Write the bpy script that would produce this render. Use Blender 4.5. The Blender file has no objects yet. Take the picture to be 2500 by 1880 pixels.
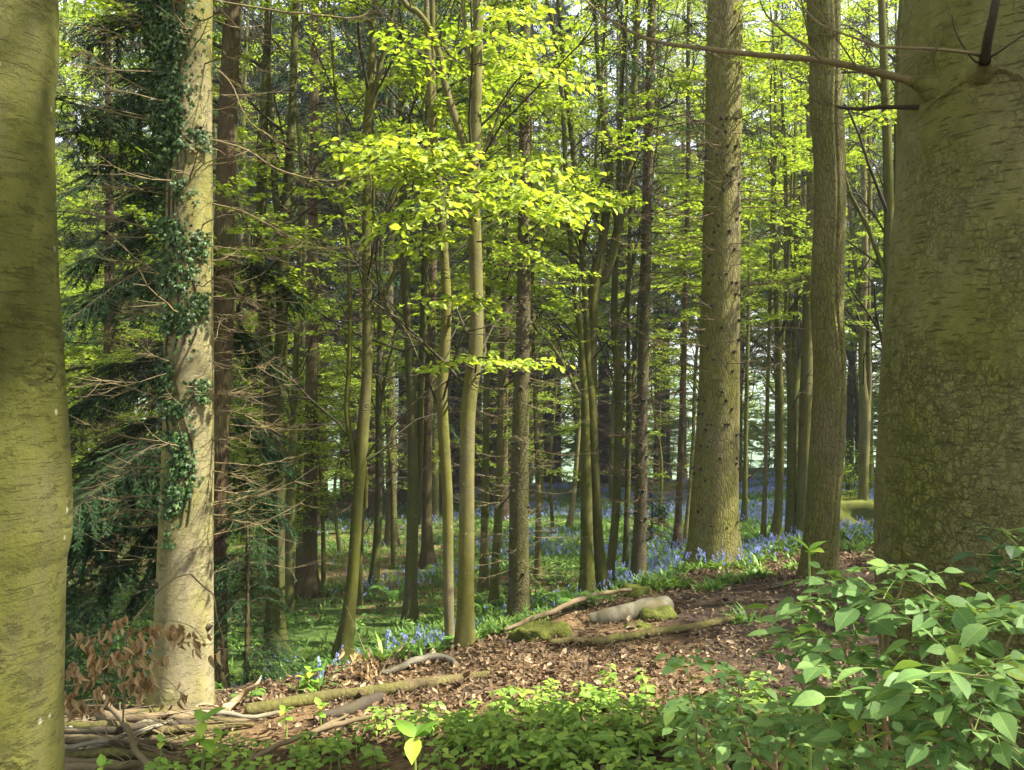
import bpy, math, random
import numpy as np
from mathutils import Vector, Matrix

rng = np.random.default_rng(11)
random.seed(11)
PI = math.pi
SC = bpy.context.scene
COL = SC.collection
EYE = 1.6
FX, CX, CY = 1887.0, 1250.0, 940.0      # photograph is 2500 x 1880

# ------------------------------------------------------------------ terrain
def sstep(t):
    t = np.clip(t, 0, 1)
    return t * t * (3 - 2 * t)

_h = np.random.default_rng(3).random((64, 64))
def vnoise(x, y, s=1.0):
    x = np.asarray(x, float) * s + 1000.0; y = np.asarray(y, float) * s + 1000.0
    xi = np.floor(x).astype(int); yi = np.floor(y).astype(int)
    fx = sstep(x - xi); fy = sstep(y - yi)
    g = lambda a, b: _h[a % 64, b % 64]
    return (g(xi, yi) * (1 - fx) + g(xi + 1, yi) * fx) * (1 - fy) + (g(xi, yi + 1) * (1 - fx) + g(xi + 1, yi + 1) * fx) * fy

CRX = [-9, -2.6, -2.0, -1.1, -.2, .94, 2.65, 5, 8, 14]
CRY = [4.6, 5.3, 5.6, 6.2, 6.7, 8.0, 10.7, 12.3, 13.5, 14.5]
def crest(x):
    return np.interp(x, CRX, CRY)

def terr(x, y, detail=True):
    x = np.asarray(x, float); y = np.asarray(y, float)
    xc = np.clip(x, -30, 30)
    yn = np.clip(y, -20, 60)
    N = -1.35 - .13 * yn + .10 * xc
    F = -2.4 - .08 * yn + .06 * xc
    t = sstep((yn - crest(xc)) / 2.6)
    z = N * (1 - t) + F * t
    d = np.maximum(y - 46, 0)
    z = z - 34 * (1 - np.exp(-(d / 75) ** 1.6))
    d2 = np.clip((y - 330) / 900, 0, 1)
    z = z + 72 * sstep(d2) * (.85 + .3 * vnoise(x, y, .004))
    z = z + .16 * np.maximum(np.abs(x) - 30, 0) * 0.12 * np.sign(x)* (np.abs(x) < 400)
    z = z + (vnoise(x, y, .22) - .5) * 1.5 * sstep((y - 30) / 12) * sstep((90 - y) / 20)
    if detail:
        z = z + (vnoise(x, y, .35) - .5) * .22 * np.clip((y - 3) / 8, .15, 1)
        z = z + (vnoise(x, y, 1.3) - .5) * .06
        z = z + (vnoise(x, y, 4.1) - .5) * .02
    return z + EYE

def at(u, v, h=0.0):
    """point where the sight line through a spot of the photograph meets the terrain (or h above it)"""
    a, b = (u - CX) / FX, (CY - v) / FX
    ys = np.concatenate([np.arange(1.2, 20, .02), np.arange(20, 80, .1)])
    g = EYE + b * ys - terr(a * ys, ys) - h
    i = np.argmax(g < 0)
    if g[i] >= 0: i = len(ys) - 1
    y = ys[i]
    return Vector((a * y, y, float(terr(a * y, y))))

def P(u, v, y):
    return np.array(((u - CX) / FX * y, y, EYE + (CY - v) / FX * y))

# ------------------------------------------------------------------ mesh buffer
class MB:
    def __init__(s):
        s.v = []; s.q = []; s.t = []; s.qm = []; s.tm = []; s.uv = []; s.n = 0
    def add(s, v, quads=None, tris=None, mi=0, uv=None):
        v = np.asarray(v, float).reshape(-1, 3)
        if quads is not None and len(quads):
            q = np.asarray(quads, int).reshape(-1, 4) + s.n; s.q.append(q); s.qm.append(np.full(len(q), mi))
        if tris is not None and len(tris):
            t = np.asarray(tris, int).reshape(-1, 3) + s.n; s.t.append(t); s.tm.append(np.full(len(t), mi))
        s.v.append(v); s.uv.append(np.zeros((len(v), 2)) if uv is None else uv)
        s.n += len(v)
    def tube(s, path, rad, k=5, mi=0, cap=False):
        p = np.asarray(path, float); n = len(p)
        r = np.broadcast_to(np.asarray(rad, float), (n,)) if np.ndim(rad) < 2 else np.asarray(rad)
        tg = np.gradient(p, axis=0); tg /= np.linalg.norm(tg, axis=1)[:, None] + 1e-9
        ref = np.array((0, 0, 1.)) if abs(tg[:, 2]).mean() < .8 else np.array((1., 0, 0))
        a = np.cross(tg, ref); a /= np.linalg.norm(a, axis=1)[:, None] + 1e-9
        b = np.cross(tg, a)
        th = np.arange(k) / k * 2 * PI
        rr = r[:, None] if r.ndim == 1 else r
        v = p[:, None, :] + (rr * np.cos(th))[..., None] * a[:, None, :] + (rr * np.sin(th))[..., None] * b[:, None, :]
        i = np.arange(n - 1)[:, None] * k; j = np.arange(k)[None, :]; j2 = (j + 1) % k
        q = np.stack([i + j, i + j2, i + k + j2, i + k + j], -1).reshape(-1, 4)
        uv = np.stack(np.broadcast_arrays(th[None, :] / (2 * PI), np.arange(n)[:, None] / n), -1).reshape(-1, 2)
        v = v.reshape(-1, 3); tris = None
        if cap:
            m = len(v); v = np.vstack([v, p[:1], p[-1:]]); uv = np.vstack([uv, [[.5, .5]] * 2])
            jj = np.arange(k)
            tris = np.vstack([np.stack([np.full(k, m), (jj + 1) % k, jj], -1),
                              np.stack([np.full(k, m + 1), (n - 1) * k + jj, (n - 1) * k + (jj + 1) % k], -1)])
        s.add(v, q, tris, mi, uv)
    def leaves(s, T, pos, axis, nrm, size, mi=0):
        tv, tq, tt, tuv = T
        pos = np.asarray(pos, float).reshape(-1, 3); n = len(pos)
        if n == 0: return
        ax = np.asarray(axis, float).reshape(-1, 3); ax = ax / (np.linalg.norm(ax, axis=1)[:, None] + 1e-9)
        sd = np.cross(ax, np.asarray(nrm, float).reshape(-1, 3)); sd /= np.linalg.norm(sd, axis=1)[:, None] + 1e-9
        nn = np.cross(sd, ax)
        sz = np.broadcast_to(np.asarray(size, float), (n,))[:, None, None]
        v = pos[:, None] + sz * (tv[None, :, 0:1] * sd[:, None] + tv[None, :, 1:2] * ax[:, None] + tv[None, :, 2:3] * nn[:, None])
        k = len(tv); off = (np.arange(n) * k)[:, None, None]
        s.add(v.reshape(-1, 3), (tq[None] + off).reshape(-1, 4) if len(tq) else None,
              (tt[None] + off).reshape(-1, 3) if len(tt) else None, mi, np.tile(tuv, (n, 1)))
    def build(s, name, mats, parent=None, smooth=True, origin=None):
        me = bpy.data.meshes.new(name)
        if s.n:
            v = np.vstack(s.v)
            if parent is not None: v = v - np.array(parent['_o'] if '_o' in parent else parent.location)
            elif origin is not None: v = v - np.array(origin)
            q = np.vstack(s.q) if s.q else np.zeros((0, 4), int)
            t = np.vstack(s.t) if s.t else np.zeros((0, 3), int)
            me.vertices.add(len(v)); me.vertices.foreach_set('co', v.astype(np.float32).ravel())
            nl = q.size + t.size
            li = np.concatenate([q.ravel(), t.ravel()]).astype(np.int32)
            me.loops.add(nl); me.loops.foreach_set('vertex_index', li)
            ls = np.concatenate([np.arange(len(q)) * 4, q.size + np.arange(len(t)) * 3]).astype(np.int32)
            me.polygons.add(len(ls)); me.polygons.foreach_set('loop_start', ls)
            me.polygons.foreach_set('material_index', np.concatenate(s.qm + s.tm).astype(np.int32))
            me.polygons.foreach_set('use_smooth', np.full(len(ls), smooth))
            uvl = me.uv_layers.new(name='uv')
            uvl.data.foreach_set('uv', np.vstack(s.uv)[li].astype(np.float32).ravel())
            me.update(calc_edges=True)
        for m in (mats if isinstance(mats, (list, tuple)) else [mats]): me.materials.append(m)
        o = bpy.data.objects.new(name, me); COL.objects.link(o)
        if parent is not None: o.parent = parent
        elif origin is not None: o.location = origin
        return o

def leaf_tpl(ys, ws, fold=.12, bend=-.15, curl=0.0, wave=0.0):
    V = []; UV = []; Q = []; T = []
    n = len(ys); idx = []
    for i, (y, w) in enumerate(zip(ys, ws)):
        zb = bend * y * y
        m = len(V); V.append((0, y, zb)); UV.append((.5, y))
        if w > 0:
            dz = fold * w * 2 + wave * (1 if i % 2 else -1)
            ww = w * math.cos(curl); dz2 = dz + w * math.sin(curl)
            V.append((-ww, y - .02, zb + dz2)); UV.append((.5 - w, y))
            V.append((ww, y - .02, zb + dz2 * (1 if not wave else .6))); UV.append((.5 + w, y))
            idx.append((m, m + 1, m + 2))
        else: idx.append((m, None, None))
    for a, b in zip(idx[:-1], idx[1:]):
        for s in (1, 2):
            if a[s] is None and b[s] is None: continue
            if a[s] is None: T.append((a[0], b[0], b[s]) if s == 1 else (a[0], b[s], b[0]))
            elif b[s] is None: T.append((a[0], b[0], a[s]) if s == 1 else (a[0], a[s], b[0]))
            else: Q.append((a[0], b[0], b[s], a[s]) if s == 1 else (a[0], a[s], b[s], b[0]))
    return (np.array(V, float), np.array(Q, int).reshape(-1, 4), np.array(T, int).reshape(-1, 3), np.array(UV, float))

KITE = (np.array([(0, 0, 0), (.34, .48, .07), (0, 1, -.12), (-.34, .48, .07)], float), np.array([(0, 1, 2, 3)]), np.zeros((0, 3), int),
        np.array([(.5, 0), (1, .5), (.5, 1), (0, .5)], float))
BLADE = (np.array([(-.05, 0, 0), (.05, 0, 0), (.045, .55, .08), (-.045, .55, .08), (0, 1, -.12)], float), np.array([(0, 1, 2, 3)]),
         np.array([(3, 2, 4)]), np.array([(0, 0), (1, 0), (1, .5), (0, .5), (.5, 1)], float))
NEEDLE = (np.array([(-.085, 0, 0), (.085, 0, 0), (.03, 1, -.08), (-.03, 1, -.08)], float), np.array([(0, 1, 2, 3)]), np.zeros((0, 3), int),
          np.array([(0, 0), (1, 0), (1, 1), (0, 1)], float))
BEECH = leaf_tpl([0, .22, .5, .8, 1], [0, .25, .33, .19, 0], .10, -.18)
ELDER = leaf_tpl([0, .1, .28, .5, .72, .88, 1.0], [0, .14, .27, .30, .215, .095, 0], .10, -.24)
HERB = leaf_tpl([0, .15, .42, .75, 1], [0, .30, .36, .19, 0], .10, -.25)
DEAD = leaf_tpl([0, .2, .45, .7, 1], [0, .22, .30, .2, 0], .05, -.5, .9, .05)
LITTER = leaf_tpl([0, .25, .55, .8, 1], [0, .27, .31, .19, 0], .12, .25, .35, .05)
def ivy_tpl():
    pts = [(0, 0), (.34, -.08), (.26, .18), (.55, .38), (.2, .5), (0, 1.0), (-.2, .5), (-.55, .38), (-.26, .18), (-.34, -.08)]
    V = [(0, .25, .06)] + [(x, y, -.08 * abs(x)) for x, y in pts]
    T = [(0, 1 + i, 1 + (i + 1) % 10) for i in range(10)]
    return (np.array(V, float), np.zeros((0, 4), int), np.array(T), np.array([(x + .5, y) for x, y, _ in V], float))
IVY = ivy_tpl()

# ------------------------------------------------------------------ materials
def new_mat(name):
    m = bpy.data.materials.new(name); m.use_nodes = True
    nt = m.node_tree; nt.nodes.clear()
    return m, nt
class G:
    """small helper to write node trees"""
    def __init__(s, nt): s.nt = nt
    def n(s, t, **kw):
        x = s.nt.nodes.new(t)
        for k, v in kw.items():
            if k.startswith('i_'): x.inputs[k[2:].replace('_', ' ')].default_value = v
            else: setattr(x, k, v)
        return x
    def l(s, a, b): s.nt.links.new(a, b)
    def ramp(s, fac, stops, interp='LINEAR'):
        r = s.n('ShaderNodeValToRGB'); r.color_ramp.interpolation = interp
        e = r.color_ramp.elements
        while len(e) < len(stops): e.new(.5)
        for el, (p, c) in zip(e, stops):
            el.position = p; el.color = (*c, 1) if len(c) == 3 else c
        s.l(fac, r.inputs[0]); return r.outputs[0]
    def mix(s, f, a, b, mode='MIX'):
        m = s.n('ShaderNodeMix', data_type='RGBA', blend_type=mode)
        for sock, val in ((m.inputs[0], f), (m.inputs[6], a), (m.inputs[7], b)):
            if hasattr(val, 'is_linked') or isinstance(val, bpy.types.NodeSocket): s.l(val, sock)
            else: sock.default_value = val if not isinstance(val, tuple) else (*val, 1)
        return m.outputs[2]
    def math(s, op, a, b=0.0, clamp=False):
        m = s.n('ShaderNodeMath', operation=op, use_clamp=clamp)
        for sock, val in ((m.inputs[0], a), (m.inputs[1], b)):
            if isinstance(val, bpy.types.NodeSocket): s.l(val, sock)
            else: sock.default_value = val
        return m.outputs[0]
    def coords(s, scale=(1, 1, 1), src='Object'):
        t = s.n('ShaderNodeTexCoord'); m = s.n('ShaderNodeMapping'); m.inputs['Scale'].default_value = scale
        s.l(t.outputs[src], m.inputs['Vector']); return m.outputs[0]
    def noise(s, vec, scale, detail=4, rough=.55, dist=0.0):
        x = s.n('ShaderNodeTexNoise'); x.inputs['Scale'].default_value = scale; x.inputs['Detail'].default_value = detail
        x.inputs['Roughness'].default_value = rough; x.inputs['Distortion'].default_value = dist
        s.l(vec, x.inputs['Vector']); return x
    def voro(s, vec, scale, feature='F1', rand=1.0):
        x = s.n('ShaderNodeTexVoronoi', feature=feature); x.inputs['Scale'].default_value = scale; x.inputs['Randomness'].default_value = rand
        s.l(vec, x.inputs['Vector']); return x
    def warp(s, vec, scale, amt):
        nz = s.noise(vec, scale, 3)
        sub = s.n('ShaderNodeVectorMath', operation='SUBTRACT'); s.l(nz.outputs['Color'], sub.inputs[0]); sub.inputs[1].default_value = (.5, .5, .5)
        sc = s.n('ShaderNodeVectorMath', operation='SCALE'); s.l(sub.outputs[0], sc.inputs[0]); sc.inputs['Scale'].default_value = amt
        ad = s.n('ShaderNodeVectorMath', operation='ADD'); s.l(vec, ad.inputs[0]); s.l(sc.outputs[0], ad.inputs[1])
        return ad.outputs[0]
    def out(s, color, rough=.85, bump=None, bstr=.5, bdist=.02, spec=.2):
        p = s.n('ShaderNodeBsdfPrincipled')
        if isinstance(color, bpy.types.NodeSocket): s.l(color, p.inputs['Base Color'])
        else: p.inputs['Base Color'].default_value = (*color, 1)
        p.inputs['Roughness'].default_value = rough
        p.inputs['Specular IOR Level'].default_value = spec
        if bump is not None:
            b = s.n('ShaderNodeBump'); b.inputs['Strength'].default_value = bstr; b.inputs['Distance'].default_value = bdist
            s.l(bump, b.inputs['Height']); s.l(b.outputs[0], p.inputs['Normal'])
        o = s.n('ShaderNodeOutputMaterial'); s.l(p.outputs[0], o.inputs[0]); return p, o

def leaf_mat(name, stops, trans=.45, rough=.5, tint=(1.25, 1.15, .6), veins=False, gloss=.25):
    m, nt = new_mat(name); g = G(nt)
    geo = g.n('ShaderNodeNewGeometry')
    col = g.ramp(geo.outputs['Random Per Island'], stops)
    if veins:
        tc = g.n('ShaderNodeTexCoord'); sep = g.n('ShaderNodeSeparateXYZ'); g.l(tc.outputs['UV'], sep.inputs[0])
        ax = g.math('ABSOLUTE', g.math('SUBTRACT', sep.outputs[0], .5))
        mid = g.math('LESS_THAN', ax, .012)
        w = g.math('SINE', g.math('MULTIPLY', g.math('SUBTRACT', sep.outputs[1], g.math('MULTIPLY', ax, .7)), 62))
        vv = g.math('MAXIMUM', mid, g.math('MULTIPLY', g.math('GREATER_THAN', w, .93), .6))
        col = g.mix(g.math('MULTIPLY', vv, .18), col, tuple(min(1, c * 1.9) for c in stops[-1][1][:3]))
    p = g.n('ShaderNodeBsdfPrincipled'); g.l(col, p.inputs['Base Color']); p.inputs['Roughness'].default_value = rough
    p.inputs['Specular IOR Level'].default_value = gloss
    if veins:
        b = g.n('ShaderNodeBump'); b.inputs['Strength'].default_value = .35; b.inputs['Distance'].default_value = .002
        b.invert = True; g.l(vv, b.inputs['Height']); g.l(b.outputs[0], p.inputs['Normal'])
    t = g.n('ShaderNodeBsdfTranslucent'); g.l(g.mix(1.0, col, tint, 'MULTIPLY'), t.inputs['Color'])
    mx = g.n('ShaderNodeMixShader'); mx.inputs[0].default_value = trans
    g.l(p.outputs[0], mx.inputs[1]); g.l(t.outputs[0], mx.inputs[2])
    o = g.n('ShaderNodeOutputMaterial'); g.l(mx.outputs[0], o.inputs[0])
    return m

M = {}
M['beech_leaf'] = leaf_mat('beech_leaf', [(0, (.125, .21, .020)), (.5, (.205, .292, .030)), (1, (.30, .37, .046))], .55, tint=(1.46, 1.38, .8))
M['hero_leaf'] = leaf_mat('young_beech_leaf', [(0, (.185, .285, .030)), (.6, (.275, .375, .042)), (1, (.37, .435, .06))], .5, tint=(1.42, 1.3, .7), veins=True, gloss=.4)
M['needle'] = leaf_mat('fir_needle', [(0, (.012, .032, .012)), (.6, (.021, .052, .017)), (1, (.042, .082, .024))], .2, .6, (1, 1.1, .6), gloss=.08)
M['ivy'] = leaf_mat('ivy_leaf', [(0, (.018, .042, .012)), (.7, (.036, .078, .018)), (1, (.08, .14, .03))], .2, .45, gloss=.3)
M['elder'] = leaf_mat('elder_leaf', [(0, (.095, .185, .055)), (.6, (.145, .25, .072)), (.93, (.185, .30, .085)), (1, (.28, .37, .05))], .3, .52, (1.3, 1.25, .5), veins=True, gloss=.25)
M['herb'] = leaf_mat('herb_leaf', [(0, (.11, .20, .032)), (.6, (.17, .275, .042)), (1, (.27, .37, .055))], .35, .5, (1.3, 1.2, .5), veins=True)
M['dead'] = leaf_mat('withered_leaf', [(0, (.20, .12, .05)), (.5, (.33, .225, .10)), (1, (.48, .36, .18))], .25, .7, (1.2, .9, .6))
M['litter'] = leaf_mat('fallen_leaf', [(0, (.034, .022, .012)), (.4, (.084, .054, .028)), (.8, (.155, .103, .053)), (1, (.31, .235, .145))], .15, .7, (1.1, .85, .6))
M['grass'] = leaf_mat('grass_blade', [(0, (.06, .14, .025)), (.6, (.11, .22, .035)), (1, (.22, .32, .06))], .35, .45)
M['under'] = leaf_mat('woodland_herb', [(0, (.055, .12, .022)), (.6, (.098, .185, .032)), (1, (.17, .255, .045))], .3, .5)
M['bell'] = leaf_mat('bluebell_petal', [(0, (.24, .28, .62)), (.6, (.33, .38, .76)), (1, (.48, .50, .86))], .3, .6, (1, 1, 1.1))
M['fern'] = leaf_mat('fern_frond', [(0, (.07, .19, .03)), (1, (.16, .30, .05))], .4, .5)

def bark(name, base, moss, fissure=None, vscale=(26, 26, 5), lent=True, mossamt=.5, crack=.5, bstr=.6, bdist=.015, dark=(.03, .025, .018), scars=False, lamt=.16):
    m, nt = new_mat(name); g = G(nt)
    oi = g.n('ShaderNodeObjectInfo')
    tc = g.n('ShaderNodeTexCoord')
    off = g.n('ShaderNodeVectorMath', operation='ADD'); g.l(tc.outputs['Object'], off.inputs[0])
    cmb = g.n('ShaderNodeVectorMath', operation='SCALE'); cmb.inputs[0].default_value = (13., 7., 29.); g.l(oi.outputs['Random'], cmb.inputs['Scale'])
    g.l(cmb.outputs[0], off.inputs[1]); O = off.outputs[0]
    def sc(v):
        mp = g.n('ShaderNodeMapping'); mp.inputs['Scale'].default_value = v; g.l(O, mp.inputs['Vector']); return mp.outputs[0]
    big = g.noise(sc((1, 1, .35)), 2.2, 5, .6).outputs['Fac']
    mid = g.noise(sc((1, 1, .5)), 11, 5, .65).outputs['Fac']
    mf = g.ramp(g.math('ADD', big, g.math('MULTIPLY', g.math('SUBTRACT', mid, .5), .35)), [(max(0, .62 - mossamt * .5), (0, 0, 0)), (min(1, .80 - mossamt * .35), (1, 1, 1))])
    col = g.mix(mf, base, moss)
    col = g.mix(.7, col, g.ramp(mid, [(.25, (.55, .52, .48)), (.75, (1.25, 1.22, 1.18))]), 'MULTIPLY')
    fine = g.noise(sc((1, 1, 1)), 90, 4, .7).outputs['Fac']
    col = g.mix(.6, col, g.ramp(fine, [(.3, (.72, .72, .7)), (.7, (1.22, 1.2, 1.15))]), 'MULTIPLY')
    height = g.math('MULTIPLY', fine, .2)
    height = g.math('ADD', height, g.math('MULTIPLY', mid, .35))
    if lent:
        ln = g.noise(g.warp(sc((6, 6, 110)), 1.0, .8), 1.6, 4, .6).outputs['Fac']
        lf = g.ramp(ln, [(.60, (0, 0, 0)), (.72, (1, 1, 1))])
        height = g.math('SUBTRACT', height, g.math('MULTIPLY', lf, .2))
        col = g.mix(g.math('MULTIPLY', lf, lamt), col, dark)
        # old branch scars
        vs = g.voro(g.warp(sc((2.2, 2.2, 2.6)), 6, .10), 1.0)
        sf = g.ramp(vs.outputs['Distance'], [(.05, (1, 1, 1)), (.13, (0, 0, 0))])
        col = g.mix(g.math('MULTIPLY', sf, .6), col, dark)
        height = g.math('ADD', height, g.math('MULTIPLY', sf, .5))
        # pale lichen specks
        sp = g.voro(sc((9, 9, 7)), 1.0)
        sl = g.ramp(sp.outputs['Distance'], [(.05, (1, 1, 1)), (.09, (0, 0, 0))])
        col = g.mix(g.math('MULTIPLY', sl, .35), col, (.42, .43, .34))
    if scars:      # wrinkled rings round old branch wounds, pale crust patches
        v3 = g.voro(g.warp(sc((2.6, 2.6, 2.9)), 4, .22), 1.0); sd3 = v3.outputs['Distance']
        near = g.ramp(sd3, [(.10, (1, 1, 1)), (.30, (0, 0, 0))]); ring = g.math('SINE', g.math('MULTIPLY', g.math('ADD', sd3, g.math('MULTIPLY', mid, .12)), 75))
        height = g.math('ADD', height, g.math('MULTIPLY', g.math('MULTIPLY', ring, near), .30))
        nn2 = g.noise(g.warp(sc((9, 9, 22)), 3, .5), 1.3, 6, .7).outputs['Fac']
        wr = g.ramp(nn2, [(.56, (0, 0, 0)), (.62, (1, 1, 1)), (.68, (0, 0, 0))])
        col = g.mix(g.math('MULTIPLY', g.math('MULTIPLY', wr, near), .7), col, dark)
        height = g.math('SUBTRACT', height, g.math('MULTIPLY', wr, .18)); cl_ = g.noise(sc((1, 1, .8)), 5, 6, .7).outputs['Fac']
        col = g.mix(.55, col, g.ramp(cl_, [(.3, (.62, .62, .55)), (.7, (1.3, 1.25, 1.15))]), 'MULTIPLY')
        col = g.mix(g.math('MULTIPLY', g.ramp(sd3, [(.05, (1, 1, 1)), (.11, (0, 0, 0))]), .5), col, dark)
    if fissure:
        ve = g.voro(g.warp(sc(vscale), 1.2, .55), 1.0, 'DISTANCE_TO_EDGE')
        fe = g.ramp(ve.outputs['Distance'], [(.0, (0, 0, 0)), (.16, (1, 1, 1))])
        height = g.math('ADD', height, g.math('MULTIPLY', fe, fissure))
        col = g.mix(g.math('MULTIPLY', g.math('SUBTRACT', 1.0, fe), crack), col, dark)
    g.out(col, .88, height, bstr, bdist, .15)
    return m
M['beech_bark'] = bark('beech_bark', (.115, .10, .06), (.082, .088, .017), mossamt=.85, bstr=.7, bdist=.015, scars=True)
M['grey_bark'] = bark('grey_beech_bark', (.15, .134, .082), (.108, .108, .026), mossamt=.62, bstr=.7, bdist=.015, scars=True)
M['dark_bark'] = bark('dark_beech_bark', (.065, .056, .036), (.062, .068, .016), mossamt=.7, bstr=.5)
M['pale_bark'] = bark('pale_fir_bark', (.235, .21, .135), (.165, .16, .05), mossamt=.55, bstr=.9, bdist=.02, scars=True)
M['spruce_bark'] = bark('spruce_bark', (.105, .086, .052), (.085, .085, .024), .8, (30, 30, 15), False, .55, .45)
M['fir_bark'] = bark('fir_bark', (.18, .156, .078), (.150, .146, .036), .8, (30, 30, 8), False, .55, .5)
M['red_bark'] = bark('red_bark', (.095, .060, .038), (.085, .074, .028), .8, (40, 40, 4), False, .55, .5)
M['oak_bark'] = bark('seamed_bark', (.18, .15, .078), (.130, .128, .033), .9, (40, 40, 11), False, .72, .45, bstr=.9)
M['twig'] = bark('dead_twig', (.185, .15, .085), (.14, .118, .05), None, lent=False, mossamt=.4)
M['dark_twig'] = bark('dark_twig', (.055, .045, .032), (.05, .05, .02), None, lent=False, mossamt=.4)
M['brown_twig'] = bark('brown_twig', (.105, .070, .045), (.078, .058, .03), None, lent=False, mossamt=.4)
M['log_bark'] = bark('mossy_log_bark', (.13, .098, .052), (.10, .098, .026), .3, (24, 24, 8), True, .6, .3)
M['stick_bark'] = bark('weathered_stick', (.15, .115, .07), (.10, .088, .034), None, lent=False, mossamt=.3)
M['grey_stick'] = bark('lichened_stick', (.20, .185, .14), (.10, .088, .05), None, lent=False, mossamt=.35)
M['pale_stick'] = bark('pale_stick', (.30, .225, .13), (.22, .16, .085), None, lent=False, mossamt=.3)

def scaly_bark():
    m, nt = new_mat('scaly_fir_bark'); g = G(nt)
    tc = g.n('ShaderNodeTexCoord'); O = tc.outputs['Object']
    def sc(v):
        mp = g.n('ShaderNodeMapping'); mp.inputs['Scale'].default_value = v; g.l(O, mp.inputs['Vector']); return mp.outputs[0]
    sep = g.n('ShaderNodeSeparateXYZ'); g.l(O, sep.inputs[0])
    big = g.noise(sc((1, 1, .6)), 1.8, 5, .6).outputs['Fac']
    mid = g.noise(sc((1, 1, 1)), 14, 6, .65).outputs['Fac']
    fine = g.noise(sc((1, 1, 1)), 120, 4, .7).outputs['Fac']
    col = g.mix(g.ramp(big, [(.35, (0, 0, 0)), (.62, (1, 1, 1))]), (.178, .163, .080), (.142, .143, .034))
    col = g.mix(.8, col, g.ramp(mid, [(.25, (.6, .58, .55)), (.75, (1.25, 1.22, 1.15))]), 'MULTIPLY')
    w = g.warp(sc((21, 21, 14)), 1.3, 1.5)
    w = g.warp(w, 5.5, .38)
    ve = g.voro(w, 1.0, 'DISTANCE_TO_EDGE').outputs['Distance']
    zone = g.math('ADD', g.noise(sc((1, 1, 1)), 2.6, 3).outputs['Fac'], g.math('MULTIPLY', g.math('SUBTRACT', 1.7, sep.outputs[2]), .14))
    zone = g.ramp(zone, [(.36, (.06, .06, .06)), (.72, (.55, .55, .55))])
    cr = g.math('MULTIPLY', g.ramp(ve, [(0, (1, 1, 1)), (.035, (.4, .4, .4)), (.10, (0, 0, 0))]), g.math('MULTIPLY', zone, g.ramp(mid, [(.38, (.1, .1, .1)), (.6, (1, 1, 1))])))
    v2 = g.voro(g.warp(sc((44, 44, 40)), 1.0, 1.1), 1.0, 'DISTANCE_TO_EDGE').outputs['Distance']
    cr2 = g.math('MULTIPLY', g.ramp(v2, [(0, (1, 1, 1)), (.07, (0, 0, 0))]), g.math('MULTIPLY', zone, .5))
    cell = g.voro(w, 1.0).outputs['Color']
    sepc = g.n('ShaderNodeSeparateColor'); g.l(cell, sepc.inputs[0])
    ln = g.noise(g.warp(sc((9, 9, 62)), 1.0, .8), 1.5, 3, .5).outputs['Fac']
    lf = g.ramp(ln, [(.60, (0, 0, 0)), (.70, (1, 1, 1))])
    h = g.math('SUBTRACT', g.math('MULTIPLY', mid, .5), g.math('MULTIPLY', cr, 1.1))
    h = g.math('SUBTRACT', h, g.math('MULTIPLY', cr2, .8))
    h = g.math('ADD', h, g.math('MULTIPLY', g.math('MULTIPLY', sepc.outputs[0], zone), .5))
    h = g.math('SUBTRACT', h, g.math('MULTIPLY', lf, .45))
    h = g.math('ADD', h, g.math('MULTIPLY', fine, .15))
    vs = g.voro(g.warp(sc((2.6, 2.6, 3.2)), 5, .12), 1.0)
    sd = vs.outputs['Distance']
    ringw = g.math('SINE', g.math('MULTIPLY', sd, 95))
    sf = g.ramp(sd, [(.10, (1, 1, 1)), (.22, (0, 0, 0))])
    h = g.math('ADD', h, g.math('MULTIPLY', g.math('MULTIPLY', ringw, sf), .06))
    dk = g.math('ADD', g.math('MULTIPLY', cr, .36), g.math('ADD', g.math('MULTIPLY', cr2, .3), g.math('MULTIPLY', lf, .24)), True)
    dk = g.math('ADD', dk, g.math('MULTIPLY', sf, .08), True)
    col = g.mix(dk, col, (.035, .028, .016))
    p, o = g.out(col, .85, h, 1.0, .04, .15)
    return m
M['scaly'] = scaly_bark()
M['near_bark'] = bark('near_beech_bark', (.092, .087, .043), (.064, .069, .014), mossamt=.82, bstr=.9, bdist=.02, scars=True, lamt=.03)

def simple(name, c1, c2, scale=20, rough=.8, bstr=.4):
    m, nt = new_mat(name); g = G(nt)
    v = g.coords(); n = g.noise(v, scale, 6, .65)
    g.out(g.ramp(n.outputs['Fac'], [(.3, c1), (.7, c2)]), rough, n.outputs['Fac'], bstr, .02)
    return m
M['moss'] = simple('moss', (.045, .055, .012), (.13, .14, .022), 45, .95, 1.0)
M['rot'] = simple('rotten_wood', (.08, .06, .035), (.17, .13, .08), 18)
M['cut'] = simple('cut_wood', (.22, .16, .09), (.36, .28, .17), 25)
M['green_stem'] = simple('green_stem', (.13, .20, .04), (.22, .28, .06), 30, .5, .1)
M['woody_stem'] = simple('woody_stem', (.20, .14, .07), (.32, .24, .12), 30)
def birch():
    m, nt = new_mat('birch_bark'); g = G(nt)
    n1 = g.noise(g.coords((14, 7, 4), 'Object'), 1.0, 5); n2 = g.noise(g.coords(), 7, 5, .65, .6)
    c = g.ramp(n1.outputs['Fac'], [(.46, (.125, .112, .078)), (.62, (.075, .068, .042))])
    c = g.mix(g.ramp(n2.outputs['Fac'], [(.50, (0, 0, 0)), (.56, (1, 1, 1))]), c, (.095, .08, .04))
    g.out(c, .8, n2.outputs['Fac'], .5, .02); return m
M['birch'] = birch()

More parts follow.
